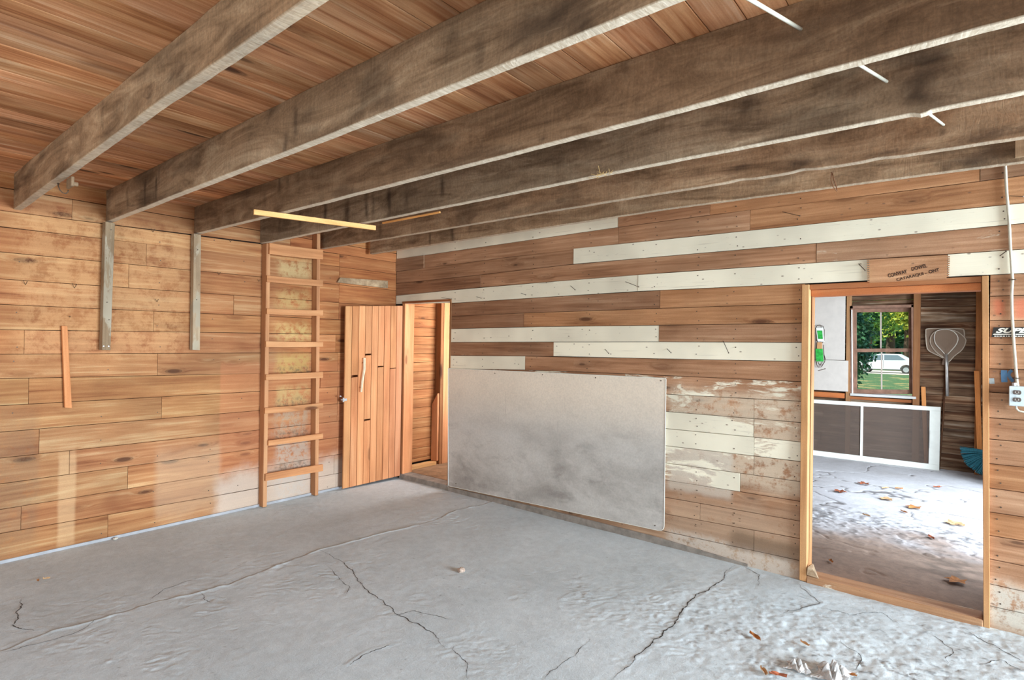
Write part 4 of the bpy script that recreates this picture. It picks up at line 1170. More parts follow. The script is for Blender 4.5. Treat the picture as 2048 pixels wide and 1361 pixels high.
# finger-jointed crate side above the wide doorway
A = onY(1739, 566, -.014); Bq = onY(1893, 559, -.014); Cq = onY(1895, 510.5, -.014); Dq = onY(1738, 519.5, -.014)
V = []; nT = 11
def edge_pts(P, Q, outward):
    out = []
    for i in range(nT*2):
        t0 = i/(nT*2); t1 = (i+1)/(nT*2); o_ = outward if i % 2 == 0 else 0
        for t in (t0, t1):
            p = P+(Q-P)*t; out.append((p[0]+o_, p[2]))
    return out
ol = [(A[0]+.0, A[2])]+[(Bq[0], Bq[2])]+edge_pts(Bq, Cq, .010)+edge_pts(Dq, A, -.010)
ol = [(A[0], A[2]), (Bq[0], Bq[2])]+edge_pts(Bq, Cq, .011)[1:]+edge_pts(Dq, A, -.011)[:-1]
n = len(ol); V = [(x_, -.014, z_) for x_, z_ in ol]+[(x_, -.003, z_) for x_, z_ in ol]
me_f = [tuple(range(n)), tuple(range(2*n-1, n-1, -1))]+[(n+i, n+(i+1) % n, (i+1) % n, i) for i in range(n)]
cr = mesh('crate_board', V, me_f, M['back'], None, (1.08, 1.02, .94, 0.0)); tag(cr, 'finger-jointed crate side with stencilled lettering above the wide doorway', 'board')
c1 = onY(1793, 543.5, -.0146); c2 = onY(1838, 533, -.0146); c3 = onY(1818, 552, -.0146); c4 = onY(1868, 541, -.0146)
def ang(p, q): return -math.atan2(q[2]-p[2], q[0]-p[0])
yr1 = ang(onY(1776, 550, -.0146), onY(1850, 532, -.0146))
serif = .9
for body_, px_, py_, w_, h_ in (('CONWAY', 1795, 547.5, .098, .024), ('DOWEL', 1838.5, 535, .076, .022), ('CATARAQUI -', 1823, 553.5, .150, .020), ('ONT', 1868, 542, .050, .019)):
    text('lettering', body_, onY(px_, py_, -.0146), .04, INK, cr, bold=.0010, yrot=yr1, fit=(w_, h_))

# black sticker strip
k0 = onY(1982, 689.5, -.003); k1 = onY(2048, 655, -.003); k0 = (k0[0], k0[2]); k1 = (k1[0]+.16, k1[1], k1[2])
zt_, zb_ = onY(2010, 654.5, -.004)[2], onY(2010, 675.5, -.004)[2]
zt_ = onY(2010, 655, -.004)[2]; zb_ = onY(2010, 674.5, -.004)[2]
xl = onY(1983, 670, -.004)[0]
stk = MB().hexa([(xl, -.0045, zb_), (xl+.34, -.0045, zb_), (xl+.34, -.0025, zb_), (xl, -.0025, zb_), (xl+.008, -.0045, zt_), (xl+.34, -.0045, zt_), (xl+.34, -.0025, zt_), (xl+.008, -.0025, zt_)]).build('sticker', plain('black_vinyl', srgb(44, 42, 40), .5), None)
tag(stk, 'black sticker strip with white slanted lettering beside the doorway', 'sticker')
wv_ = plain('white_print', srgb(232, 230, 216), .5)
hh = zt_-zb_
text('lettering', 'SUPER', (xl+.100, -.0051, zb_+hh*.67), hh*.80, wv_, stk, shear=.42, bold=.0018, fit=(.165, hh*.50))
text('lettering', 'SUPER', (xl+.262, -.0051, zb_+hh*.67), hh*.80, wv_, stk, shear=.42, bold=.0018, fit=(.11, hh*.30)) if False else None
MB().hexa([(xl+.005, -.0052, zb_+hh*.24), (xl+.085, -.0052, zb_+hh*.24), (xl+.085, -.0046, zb_+hh*.24), (xl+.005, -.0046, zb_+hh*.24), (xl+.010, -.0052, zb_+hh*.33), (xl+.09, -.0052, zb_+hh*.33), (xl+.09, -.0046, zb_+hh*.33), (xl+.01, -.0046, zb_+hh*.33)]).box((xl+.10, -.0052, zb_+hh*.24), (xl+.33, -.0046, zb_+hh*.32)).build('stripe', wv_, stk)
mb = MB(); xx_ = xl+.012
while xx_ < xl+.32:
    w_ = rnd.uniform(.004, .012); mb.box((xx_, -.0052, zb_+hh*.05), (xx_+w_, -.0046, zb_+hh*.13)); xx_ += w_+rnd.uniform(.0015, .004)
mb.build('stripe', wv_, stk)

# blue and faded red painted strokes on the planks
BL = plain('faded_blue_paint', srgb(74, 106, 134), .85, 0, .2, 30); RD = plain('faded_red_paint', srgb(204, 124, 92), .9, 0, .15, 30)


def stroke(name, pxs, wdt, mat, label, y=-.004):
    P = [onY(*q, y) for q in pxs]; V = []; n = len(P)
    for i, p in enumerate(P):
        t = P[min(i+1, n-1)]-P[max(i-1, 0)]; t /= np.linalg.norm(t); s_ = np.array([-t[2], 0, t[0]])*wdt*.5
        V += [p-s_, p+s_]
    V2 = [v+np.array([0, .0015, 0]) for v in V]; m_ = len(V)
    F = [(2*i, 2*i+1, 2*i+3, 2*i+2) for i in range(n-1)]+[(m_+2*i+2, m_+2*i+3, m_+2*i+1, m_+2*i) for i in range(n-1)]
    for i in range(n-1): F += [(2*i+2, m_+2*i+2, m_+2*i, 2*i), (2*i+1, m_+2*i+1, m_+2*i+3, 2*i+3)]
    F += [(0, m_, m_+1, 1), (2*n-1, m_+2*n-1, m_+2*n-2, 2*n-2)]
    return mesh(name, V+V2, F, mat, wb)


stroke('paint_mark', [(2008, 741), (2008, 752), (2009, 765)], .026, BL, '')
stroke('paint_mark', [(2024, 741), (2019, 745), (2017, 751), (2021, 757), (2026, 764)], .015, BL, '')
stroke('paint_mark', [(1983, 757), (1984, 768)], .022, plain('pale_blue_paint', srgb(146, 156, 158), .9, 0, .2, 30), '')

# ------------------------------------------------------------------ small things on the joists
c = onY(1205, 335, -1.598); c[2] = 2.425
mb = MB()
for i in range(26):
    a = rnd.uniform(0, 6.28); l_ = rnd.uniform(.01, .05); p = c+np.array([rnd.uniform(-.05, .05), -.006+rnd.uniform(-.004, .004), rnd.uniform(-.006, .012)])
    mb.tube([p, p+np.array([math.cos(a)*l_*.8, rnd.uniform(-.008, .002), math.sin(a)*l_*.4])], .0012, 4)
mb.tube([c+[-.01, -.006, .01], c+[-.02, -.008, .05]], .002, 5)
o = mb.build('straw_tuft', plain('dry_straw', srgb(208, 176, 120), .9, 0, .2, 60)); tag(o, 'tuft of dry straw stuck at the lower edge of the fourth joist', 'straw', kind='stuff')
q = [onY(1664, 345, -.437), onY(1662, 358, -.45), onY(1666, 373, -.45), onY(1674, 383, -.44), onY(1673, 375, -.437), onY(1668, 360, -.445), onY(1665, 347, -.44)]
o = MB().tube(q, .0028, 6).build('wire_loop', plain('rusty_wire', srgb(124, 86, 60), .8), None, None, True); tag(o, 'rusty wire loop hanging on the sixth joist', 'wire')
bd = stations('joist_patch', [((5.26, -.462, 2.495), (5.26, -.462, 2.62)), ((6.3, -.462, 2.49), (6.3, -.462, 2.62))], (0, .024, 0), M['grey_x'], None, (.9, .85, .8, 1)); tag(bd, 'board nailed against the sixth joist at the right edge', 'board')

# ------------------------------------------------------------------ litter on the floor
LEAF = plain('dry_leaf', srgb(170, 112, 62), .8, 0, .3, 30); LEAF2 = plain('pale_dry_leaf', srgb(196, 158, 116), .8, 0, .25, 30); LEAF3 = plain('red_brown_leaf', srgb(150, 84, 56), .8, 0, .3, 30)
def leaf(px, py, s, mat, label, cat='leaf', ang=0., star=0, z=.006, group=None):
    p = onZ(px, py, z); V = []; n = 14; mb = MB()
    for i in range(n):
        a = 2*math.pi*i/n
        r = s*(1+.55*math.cos(5*a)*star) if star else s
        x_ = r*math.cos(a); y_ = r*math.sin(a)*(1 if star else .32)
        xr = x_*math.cos(ang)-y_*math.sin(ang); yr_ = x_*math.sin(ang)+y_*math.cos(ang)
        zz_ = .010*abs(math.sin(a*2+px))+.006*math.cos(3*a)**2
        V.append((p[0]+xr, p[1]+yr_, p[2]+zz_))
    V.append((p[0], p[1], p[2]+.002))
    Vb = [(a_, b_, c_-.0008) for a_, b_, c_ in V]
    F = [(i, (i+1) % n, n) for i in range(n)]+[((i+1) % n+n+1, i+n+1, 2*n+1) for i in range(n)]+[(i+n+1, (i+1) % n+n+1, (i+1) % n, i) for i in range(n)]
    o = mesh('dried_leaf', V+Vb, F, mat); tag(o, label, cat, group); return o
leaf(1510, 1275, .045, LEAF, 'slim brown dried leaf near the long crack, front right', ang=-.7, group='dried leaves in the foreground')
leaf(1610, 1290, .028, LEAF2, 'small curled tan leaf just above the crumpled plastic', ang=-.5, group='dried leaves in the foreground')
leaf(1528, 1345, .035, LEAF2, 'pale dried leaf left of the crumpled plastic', ang=-.9, group='dried leaves in the foreground')
leaf(1556, 1352, .04, LEAF3, 'red-brown dried leaf at the lower picture edge', ang=.4, group='dried leaves in the foreground')
leaf(1702, 1352, .026, LEAF, 'orange dried leaf right of the crumpled plastic', ang=.2, group='dried leaves in the foreground')
leaf(76, 1163, .016, LEAF, 'tiny brown leaf crumb near the left wall', ang=.2); leaf(93, 1159, .02, LEAF2, 'tiny tan leaf crumb beside the brown crumb, left', ang=.9)
G2 = 'fallen leaves in the back room'
for px, py, s, mt, lb in [(1727, 968, .055, LEAF3, 'dark star-shaped leaf farthest back under the screen frame'), (1680, 984, .055, LEAF3, 'brown star-shaped leaf near the doorway left jamb'), (1771, 977, .045, LEAF2, 'flat tan leaf below the screen frame right half'),
                          (1798, 978, .045, LEAF, 'small tan leaf right of the flat tan leaf'), (1773, 999, .06, LEAF2, 'curled pale leaf in the middle of the back floor'), (1827, 1016, .06, LEAF, 'orange-brown leaf on the bright back floor'),
                          (1808, 1025, .045, LEAF, 'small orange leaf left of the orange-brown leaf'), (1875, 975, .05, LEAF3, 'dark leaf near the landing nets'), (1733, 1032, .04, LEAF2, 'faint tan leaf on the gritty band'),
                          (1862, 1076, .05, LEAF3, 'red-brown leaf in the dirt heap'), (1912, 1163, .055, LEAF, 'rust-orange leaf in the dark dirt at the right jamb'), (1662, 1124, .035, LEAF, 'curled orange leaf near the doorway sill'),
                          (1909, 1048, .07, LEAF2, 'pale spread leaf on the bright floor at the right jamb')]:
    leaf(px, py, s, mt, lb, ang=rnd.uniform(0, 3), star=.5 if s > .05 else 0, z=.012, group=G2)
# stone / concrete chip
def rock(name, px, py, r, mat, label, cat='stone', sq=.6):
    p = onZ(px, py, r*sq*.55); bm = bmesh.new(); bmesh.ops.create_icosphere(bm, subdivisions=2, radius=r)
    for v in bm.verts:
        v.co *= 1+rnd.uniform(-.22, .22); v.co.z *= sq; v.co += Vector(p)
    me = bpy.data.meshes.new(name); bm.to_mesh(me); bm.free(); o = link(name, me, mat); return tag(o, label, cat)
rock('stone_chip', 922, 1141, .026, plain('brown_chip', srgb(176, 156, 140), .9, 0, .3, 60), 'brown and white stone chip alone in the middle floor')
rock('stone_chip', 231, 1078, .016, plain('pale_chip', srgb(206, 202, 188), .9, 0, .2, 60), 'pale stone chip at the foot of the left wall')
# crumpled clear plastic
def crumple(px, py, rx, ry, hz_, label, seed):
    p = onZ(px, py, 0); r2 = random.Random(seed); n = 22; V = []; F = []
    for j in range(n):
        for i in range(n):
            u = i/(n-1)*2-1; v = j/(n-1)*2-1; s_ = 1-.25*abs(math.sin(3*math.atan2(v, u)+seed))
            x_ = u*rx*s_; y_ = v*ry*s_
            e = max(0, 1-(u*u+v*v)*.85); h = hz_*e*(.35+1.1*abs(math.sin(5.3*u+2.1*v+seed))*abs(math.cos(4.7*v-1.7*u)))+r2.uniform(0, .004)
            V.append((p[0]+x_, p[1]+y_, .004+h))
    F = [(j*n+i, j*n+i+1, (j+1)*n+i+1, (j+1)*n+i) for j in range(n-1) for i in range(n-1)]
    o = mesh('plastic_wrap', V, F, PL); sm_ = o.modifiers.new('thick', 'SOLIDIFY'); sm_.thickness = .0008; tag(o, label, 'plastic')
    return o
k = N('crumpled_plastic'); k.b.inputs['Base Color'].default_value = srgb(200, 198, 194); k.b.inputs['Roughness'].default_value = .18; k.b.inputs['Alpha'].default_value = .62; k.b.inputs['Specular IOR Level'].default_value = .8; PL = k.m
crumple(1668, 1352, .085, .10, .045, 'crumpled dull clear plastic at the bottom edge, larger piece', 1)
crumple(1597, 1338, .06, .05, .03, 'crumpled dull clear plastic, smaller piece left of the larger', 4)

# ------------------------------------------------------------------ the back room seen through the wide doorway
YF = 4.97
qy = lambda px, py, y=YF: onY(px, py, y)
wq = (qy(1706, 700)[0], qy(1826, 700)[0], qy(1765, 790)[2], qy(1765, 614)[2])        # window opening
RX0 = 2.2
wfar = MB()
HX0, HX1 = wq[0]-.01, wq[1]+.01; HZ0, HZ1 = wq[2]-.01, wq[3]+.02
for a, b in (((1.2, 4.992, -.05), (HX0-.12, 5.08, 2.75)), ((HX1+.02, 4.992, -.05), (5.45, 5.08, 2.75)), ((HX0-.12, 4.992, -.05), (HX1+.02, 5.08, HZ0))):
    wfar.box(a, b)
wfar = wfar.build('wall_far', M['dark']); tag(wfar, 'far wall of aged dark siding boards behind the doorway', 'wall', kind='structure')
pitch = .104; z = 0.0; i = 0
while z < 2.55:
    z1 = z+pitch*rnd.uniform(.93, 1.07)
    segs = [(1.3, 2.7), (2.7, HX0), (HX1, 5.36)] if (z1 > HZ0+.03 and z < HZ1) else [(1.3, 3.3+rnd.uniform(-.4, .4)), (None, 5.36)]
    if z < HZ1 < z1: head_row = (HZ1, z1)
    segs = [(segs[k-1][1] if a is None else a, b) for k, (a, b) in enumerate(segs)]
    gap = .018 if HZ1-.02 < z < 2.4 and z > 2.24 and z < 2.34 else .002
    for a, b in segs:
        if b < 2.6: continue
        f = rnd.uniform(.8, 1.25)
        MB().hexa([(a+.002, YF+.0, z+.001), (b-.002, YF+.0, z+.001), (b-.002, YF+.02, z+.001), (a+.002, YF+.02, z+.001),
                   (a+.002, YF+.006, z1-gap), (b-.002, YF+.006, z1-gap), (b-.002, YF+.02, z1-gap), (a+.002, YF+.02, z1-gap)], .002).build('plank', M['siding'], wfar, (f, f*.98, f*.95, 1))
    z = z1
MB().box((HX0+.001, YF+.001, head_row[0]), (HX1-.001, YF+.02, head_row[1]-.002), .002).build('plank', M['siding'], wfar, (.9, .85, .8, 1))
MB().box((HX0-.12, 4.992, 2.36), (HX1+.02, 5.08, 2.75)).build('plank', M['dark'], wfar)
# studs
def stud(px0, px1, z0, z1, y0, col, par=wfar, name='stud', mat=None):
    xa = onY(px0, 700, y0)[0]; xb = onY(px1, 700, y0)[0]
    return MB().box((xa, y0, z0), (xb, YF-.001, z1), .003).build(name, mat or M['frame'], par, col)
stud(1692, 1701, .0, 2.45, 4.885, (.62, .60, .58, 1))
stud(1826, 1840, .0, 2.45, 4.88, (.52, .42, .36, 1))
stud(1951, 1963, .0, 2.45, 4.885, (.86, .62, .42, 1))
stud(1600, 1690, qy(1650, 795, 4.88)[2], qy(1650, 785, 4.88)[2], 4.885, (1.0, .78, .6, 1), name='nailer', mat=M['frame_x'])
stud(1701, 1826, qy(1765, 803, 4.9)[2], qy(1765, 797, 4.9)[2], 4.90, (.6, .5, .42, 1), name='nailer', mat=M['frame_x'])
wall2r = MB().box((5.38, .12, -.05), (5.5, .75, 2.75)).box((5.38, 4.1, -.05), (5.5, 5.08, 2.75)).box((5.38, .75, 2.3), (5.5, 4.1, 2.75)).build('wall_right', M['siding']); tag(wall2r, 'side wall of the back room with a wide opening', 'wall', kind='structure')
c2 = MB().box((1.2, .12, 2.55), (5.5, 5.08, 2.66)).build('ceiling', M['siding']); tag(c2, 'dark plank ceiling of the back room', 'ceiling', kind='structure')
roof = MB().box((-.4, -7.0, 2.95), (8.9, .3, 3.05)).box((-.4, .3, 2.95), (5.8, 5.4, 3.05)).build('roof', M['dark']); tag(roof, 'flat dark roof covering the building', 'roof', kind='structure')

# white wallboard pieces
wbm = plain('off_white_wallboard', srgb(196, 186, 176), .85, 0, .05, 12)
for (a, b, lab) in (((1560, 721), (1692, 500), 'upper'), ((1560, 784), (1696.5, 722), 'lower')):
    p0 = onY(a[0], a[1], 4.872); p1 = onY(b[0], b[1], 4.872)
    p0 = onY(b[0], a[1], 4.872); xl_ = 2.6
    zt2 = 2.5 if lab == 'upper' else p1[2]
    o = MB().box((xl_, 4.872, p0[2]), (p1[0], 4.884, zt2), .001).build('wallboard', wbm)
    tag(o, 'tall off-white wallboard sheet left of the window' if lab == 'upper' else 'short off-white wallboard piece below the tall sheet', 'wallboard')

# window
win = empty('window_1', ((wq[0]+wq[1])/2, 4.95, wq[2])); tag(win, 'old brown four-pane window with trees and a white car outside', 'window', kind='structure')
def q4(name, pts, y0, y1_, mat, col=(1, 1, 1, 1), c=.003):
    P = [onY(*p_, y0) for p_ in pts]; Q = [np.array((p_[0], y1_, p_[2])) for p_ in P]
    return MB().hexa([P[0], P[1], Q[1], Q[0], P[3], P[2], Q[2], Q[3]], c).build(name, mat, win, col)
WPT = plain('aged_brown_window_paint', srgb(132, 98, 80), .75, 0, .25, 12)
WD = (.66, .52, .46, 1)
q4('window_frame', [(1700, 792), (1708, 791), (1706, 612), (1699, 612)], 4.885, 5.06, WPT, (1, 1, 1, 1))
q4('window_frame', [(1824, 795), (1831, 796), (1829, 609), (1822, 609.5)], 4.885, 5.06, WPT, (1, 1, 1, 1))
q4('window_frame', [(1700, 618), (1829, 615), (1829, 609), (1700, 612)], 4.885, 5.06, WPT, (1, 1, 1, 1))
q4('window_sill', [(1700, 792), (1832, 799), (1832, 794), (1700, 787)], 4.87, 5.08, plain('pale_sill', srgb(190, 186, 180), .6))
# sashes: upper (outer), lower (inner)
def sash(x0, x1, yt, yb, top, bot, y0, mun):
    f = .0
    q4('sash', [(x0, yb), (x0+7, yb), (x0+7, yt), (x0, yt)], y0, y0+.03, WPT, (1, 1, 1, 1), .002)
    q4('sash', [(x1-7, yb+.5), (x1, yb+.6), (x1, yt-1), (x1-7, yt-.9)], y0, y0+.03, WPT, (1, 1, 1, 1), .002)
    q4('sash', [(x0+7, yt+top), (x1-7, yt+top-1), (x1-7, yt-1), (x0+7, yt)], y0, y0+.03, WPT, (1, 1, 1, 1), .002)
    q4('sash', [(x0+7, yb), (x1-7, yb+1), (x1-7, yb+1-bot), (x0+7, yb-bot)], y0, y0+.03, WPT, (1, 1, 1, 1), .002)
    q4('muntin', [(mun-1.4, yb-bot+.3), (mun+1.4, yb-bot+.3), (mun+1.4, yt+top), (mun-1.4, yt+top)], y0+.002, y0+.028, plain('pale_muntin', srgb(176, 160, 148), .7), (1, 1, 1, 1), .001)
    return
sash(1706, 1824, 616, 702, 9, 4, 4.985, 1761.5)
sash(1707, 1825, 698, 788, 7, 9, 4.945, 1763)
g = N('window_glass'); g.t.nodes.remove(g.b)
out = [n_ for n_ in g.t.nodes if n_.type == 'OUTPUT_MATERIAL'][0]
tr = g.n('ShaderNodeBsdfTransparent'); gl = g.n('ShaderNodeBsdfGlossy'); gl.inputs['Roughness'].default_value = .03; mx = g.n('ShaderNodeMixShader'); mx.inputs[0].default_value = .06
tr.inputs[0].default_value = (.93, .97, .97, 1)
g.l(tr.outputs[0], mx.inputs[1]); g.l(gl.outputs[0], mx.inputs[2]); g.l(mx.outputs[0], out.inputs['Surface'])
for (xa, xb, yt, yb, y0) in ((1713, 1760.3, 625, 698, 4.999), (1762.7, 1817, 624.3, 698, 4.999), (1714, 1761.8, 705, 779, 4.959), (1764.2, 1818, 704.3, 779.5, 4.959)):
    P0 = onY(xa, yb, y0); P1 = onY(xb, yt, y0)
    MB().box((P0[0]-.002, y0, P0[2]-.002), (P1[0]+.002, y0+.003, P1[2]+.002)).build('pane', g.m, win)
q4('stop', [(1703.5, 788), (1706, 788), (1704.6, 620), (1702.4, 620)], 4.878, 4.90, plain('white_stop', srgb(232, 230, 226), .5), c=.001)

# screen frame leaning on its side against the far wall
sf = empty('screen_door', (4.1, 4.8, 0)); tag(sf, 'white framed screen door lying on its long side against the far wall', 'screen')
SW = plain('white_gloss_paint', srgb(232, 232, 222), .45, 0, .04, 10)
P0 = onZ(1622, 910, .005); P1 = onZ(1878.5, 941.5, .005)
def spt(u, v, d=0.):     # u along, v up the leaning frame (0..1), d toward the room
    b = P0+(P1-P0)*u; top_l = onY(1623, 799, 4.86); top_r = onY(1881.5, 814.5, 4.86); t_ = top_l+(top_r-top_l)*u
    p = b+(t_-b)*v; return p+np.array([0, -d, 0.0])
def sbar(u0, u1, v0, v1, name='rail', mat=SW, d0=0., d1=.025, par=sf):
    P = []
    for v in (v0, v1):
        for u, d in ((u0, d1), (u1, d1), (u1, d0), (u0, d0)): P.append(spt(u, v, d))
    return MB().hexa(P, .0015).build(name, mat, par)
sbar(0, 1, 0, .088); sbar(0, 1, .935, 1)
sbar(0, .022, .089, .934, 'stile'); sbar(.412, .432, .089, .934, 'stile'); sbar(.925, 1, .089, .934, 'stile')
k = N('insect_mesh'); k.b.inputs['Base Color'].default_value = srgb(108, 92, 82); k.b.inputs['Roughness'].default_value = .7; k.b.inputs['Alpha'].default_value = .5; SC = k.m
for u0, u1 in ((.021, .413), (.431, .926)):
    sbar(u0, u1, .087, .937, 'mesh_panel', SC, .011, .013)
hp = [spt(.934, .70, .026)+np.array([0, 0, 0]), spt(.934, .70, .045), spt(.945, .73, .05), spt(.962, .72, .05)]
MB().tube([spt(.93, .62, .027), spt(.93, .62, .04), spt(.928, .35, .04), spt(.93, .35, .027)], .0022, 6).build('pull', M['bright'], sf)

# leaning posts, stick, broom
def lean(name, pxb, pxt, w_, lab, cat, col, mat=None, y0b=4.80, y0t=4.86, grp=None):
    b = onY(*pxb, y0b); t_ = onY(*pxt, y0t); b[2] = max(b[2], .003)
    s_ = np.array([w_, 0, 0]); d_ = np.array([0, .036, 0])
    o = MB().hexa([b, b+s_, b+s_+d_, b+d_, t_, t_+s_, t_+s_+d_, t_+d_], .002).build(name, mat or M['frame'], None, col); return tag(o, lab, cat, grp)
lean('post_offcut', (1848.5, 930), (1842, 774), .046, 'orange timber offcut standing behind the screen door right half', 'timber', (1.2, .86, .58, 1), y0b=4.86, y0t=4.878)
lean('post_offcut', (1955, 925), (1948, 742), .05, 'orange timber offcut leaning beside the teal broom', 'timber', (1.2, .84, .52, 1), y0b=4.72, y0t=4.84)
a = onY(1878, 935, 4.9); a[2] = .004; b = onY(1891, 735, 4.955)
o = MB().tube([a, .5*(a+b)+[.01, 0, 0], b], .010, 7).build('thin_stick', plain('dark_stick', srgb(96, 64, 44), .9, 0, .2), None, None, True); tag(o, 'thin dark stick leaning behind the aluminium net handle', 'stick')
# broom: fan of teal bristles standing on its handle side, bristles to the floor
bh = empty('broom', (5.17, 4.45, 0)); tag(bh, 'teal bristled broom head standing in the corner by the doorway jamb', 'broom')
A0 = onZ(1940, 935, .01); top = onY(1966, 917, A0[1]-.0); mb = MB()
T = plain('teal_bristle', srgb(34, 84, 94), .7, 0, .35, 90)
Ofan = onY(1985, 905, 4.5)
rr_ = random.Random(3)
for i in range(230):
    a = math.radians(rr_.uniform(176, 292)); r_ = .30*rr_.uniform(.92, 1.0)
    e = Ofan+np.array([r_*math.cos(a), rr_.uniform(-.05, .05), r_*math.sin(a)]); e[2] = max(e[2], .004)
    s_ = Ofan+np.array([.04*math.cos(a), rr_.uniform(-.02, .02), .04*math.sin(a)])
    mb.tube([s_, .5*(s_+e)+[0, 0, .004], e], [.007, .0065, .0045], 5)
o = mb.build('bristles', T, bh); o['kind'] = 'stuff'
MB().tube([Ofan-[0, 0, .02], Ofan+[.03, .02, .9]], .012, 8).build('handle', M['frame'], bh)
MB().box(tuple(Ofan-[.06, .03, .02]), tuple(Ofan+[.06, .03, .05]), .008).build('bristle_block', T, bh)

# landing nets hanging on the far wall
NF = plain('tan_net_frame', srgb(196, 180, 160), .5, .1, .1); AL = plain('aluminium_tube', srgb(206, 202, 196), .3, .7, .1)
k = N('net_mesh'); k.b.inputs['Base Color'].default_value = srgb(150, 126, 106); k.b.inputs['Roughness'].default_value = .9; k.b.inputs['Alpha'].default_value = .78
tc = k.n('ShaderNodeTexCoord'); NETM = k.m
def hoop_pts(L_, y, close=True, sub=4):
    P = [onY(*q, y) for q in L_]; out_ = []; n = len(P)
    for i in range(n if close else n-1):
        p0, p1, p2, p3 = P[i-1], P[i], P[(i+1) % n], P[(i+2) % n]
        for t in np.linspace(0, 1, sub, endpoint=False):
            out_.append(.5*((2*p1)+(-p0+p2)*t+(2*p0-5*p1+4*p2-p3)*t*t+(-p0+3*p1-3*p2+p3)*t**3))
    return out_
def net(lab, L_, y, rad, mat, hand=None, bag=.06):
    H_ = hoop_pts(L_, y); c = sum(H_)/len(H_); e = empty('landing_net', tuple(c)); tag(e, lab, 'net')
    MB().tube(H_, rad, 6, True).build('hoop', mat, e, None, True)
    n = len(H_); V = [p for p in H_]; F = []
    for k_, (s_, dy) in enumerate(((.66, -bag*.6*.2+.012), (.33, .016), )):
        V += [c+(p-c)*s_+np.array([0, dy, -.01*k_]) for p in H_]
    V.append(c+np.array([0, .018, -.02])); L2 = 2*n
    for r_ in range(2):
        F += [(r_*n+i, r_*n+(i+1) % n, (r_+1)*n+(i+1) % n, (r_+1)*n+i) for i in range(n)]
    F += [(L2+i, L2+(i+1) % n, 3*n) for i in range(n)]
    mesh('netting', V, F, NETM, e)
    if hand: hand(e)
    return e
def mk_handle(pts, r_, mat, nm='handle'):
    def f(e): MB().tube([onY(*q[:2], q[2]) for q in pts], r_, 8).build(nm, mat, e, None, True)
    return f
net('square-cornered landing net hanging rearmost on the siding', [(1856, 658), (1888, 657.5), (1921, 658), (1928, 662), (1928, 684), (1920, 702), (1900, 712), (1890, 718), (1878, 712), (1858, 702), (1853, 690), (1851.5, 664)], 4.93, .007, NF,
    mk_handle([(1889, 716, 4.93), (1886, 730, 4.925)], .018, plain('net_grip', srgb(120, 98, 82), .8)))
net('large round landing net in the middle of the three', [(1872, 663), (1892, 659), (1915, 664), (1930, 677), (1931, 686), (1924, 700), (1908, 713), (1897, 724), (1888, 716), (1872, 704), (1861, 688), (1862, 673)], 4.915, .006, NF,
    mk_handle([(1897, 724, 4.915), (1895, 736, 4.905)], .008, NF))
net('small teardrop landing net with long aluminium handle, frontmost', [(1877, 661), (1893, 659), (1908, 664), (1916, 676), (1912, 690), (1900, 704), (1893, 711), (1891.5, 711), (1884, 702), (1872, 689), (1868.5, 676), (1871, 665)], 4.895, .0055, plain('pale_hoop', srgb(226, 218, 204), .4),
    mk_handle([(1892, 708, 4.895), (1893.5, 735, 4.893), (1894.5, 793, 4.892)], .018, AL))

# green packets hung with a dark cord on the wallboard
gp = empty('cord_packet', tuple(onY(1638, 690, 4.87))); tag(gp, 'pair of green packets with dark looped cord hung on the wallboard', 'packet')
GR = plain('green_card', srgb(52, 158, 66), .5, 0, .35, 40); WHc = plain('white_card', srgb(224, 228, 220), .5)
def card(name, quad, y0, y1_, mat, par=gp):
    P = [onY(*q, y0) for q in quad]; Q = [np.array((p[0], y1_, p[2])) for p in P]
    return MB().hexa([P[0], P[1], Q[1], Q[0], P[3], P[2], Q[2], Q[3]], .001).build(name, mat, par)
cw = card('card_frame', [(1635, 683), (1648, 684), (1646, 655.5), (1632, 656)], 4.835, 4.865, WHc)
card('card_print', [(1636.3, 678), (1645.8, 678.5), (1644.5, 661.5), (1634, 661.5)], 4.832, 4.8345, GR, cw)
card('packet_bag', [(1632, 723), (1646.5, 723.5), (1645, 698), (1630.8, 698)], 4.835, 4.865, GR)
card('wood_winder', [(1634, 699), (1644, 699), (1644, 685), (1634.5, 685)], 4.838, 4.86, M['frame'])
CD = plain('dark_cord', srgb(64, 44, 36), .7)
for k_, pts3 in enumerate(([(1631, 658), (1634, 652), (1640, 650.5), (1646, 653), (1648.5, 660), (1648, 682), (1644, 687), (1636, 687), (1633, 680)], [(1634, 722), (1633, 730), (1637, 735), (1643, 734), (1647, 728), (1650, 722), (1648, 712), (1647, 690)], [(1636, 724), (1638, 729), (1644, 731), (1649, 725), (1650.5, 718), (1648, 710)])):
    MB().tube([onY(*q, 4.85-.004*k_) for q in pts3], .0045, 6).build('cord', CD, gp, None, True)

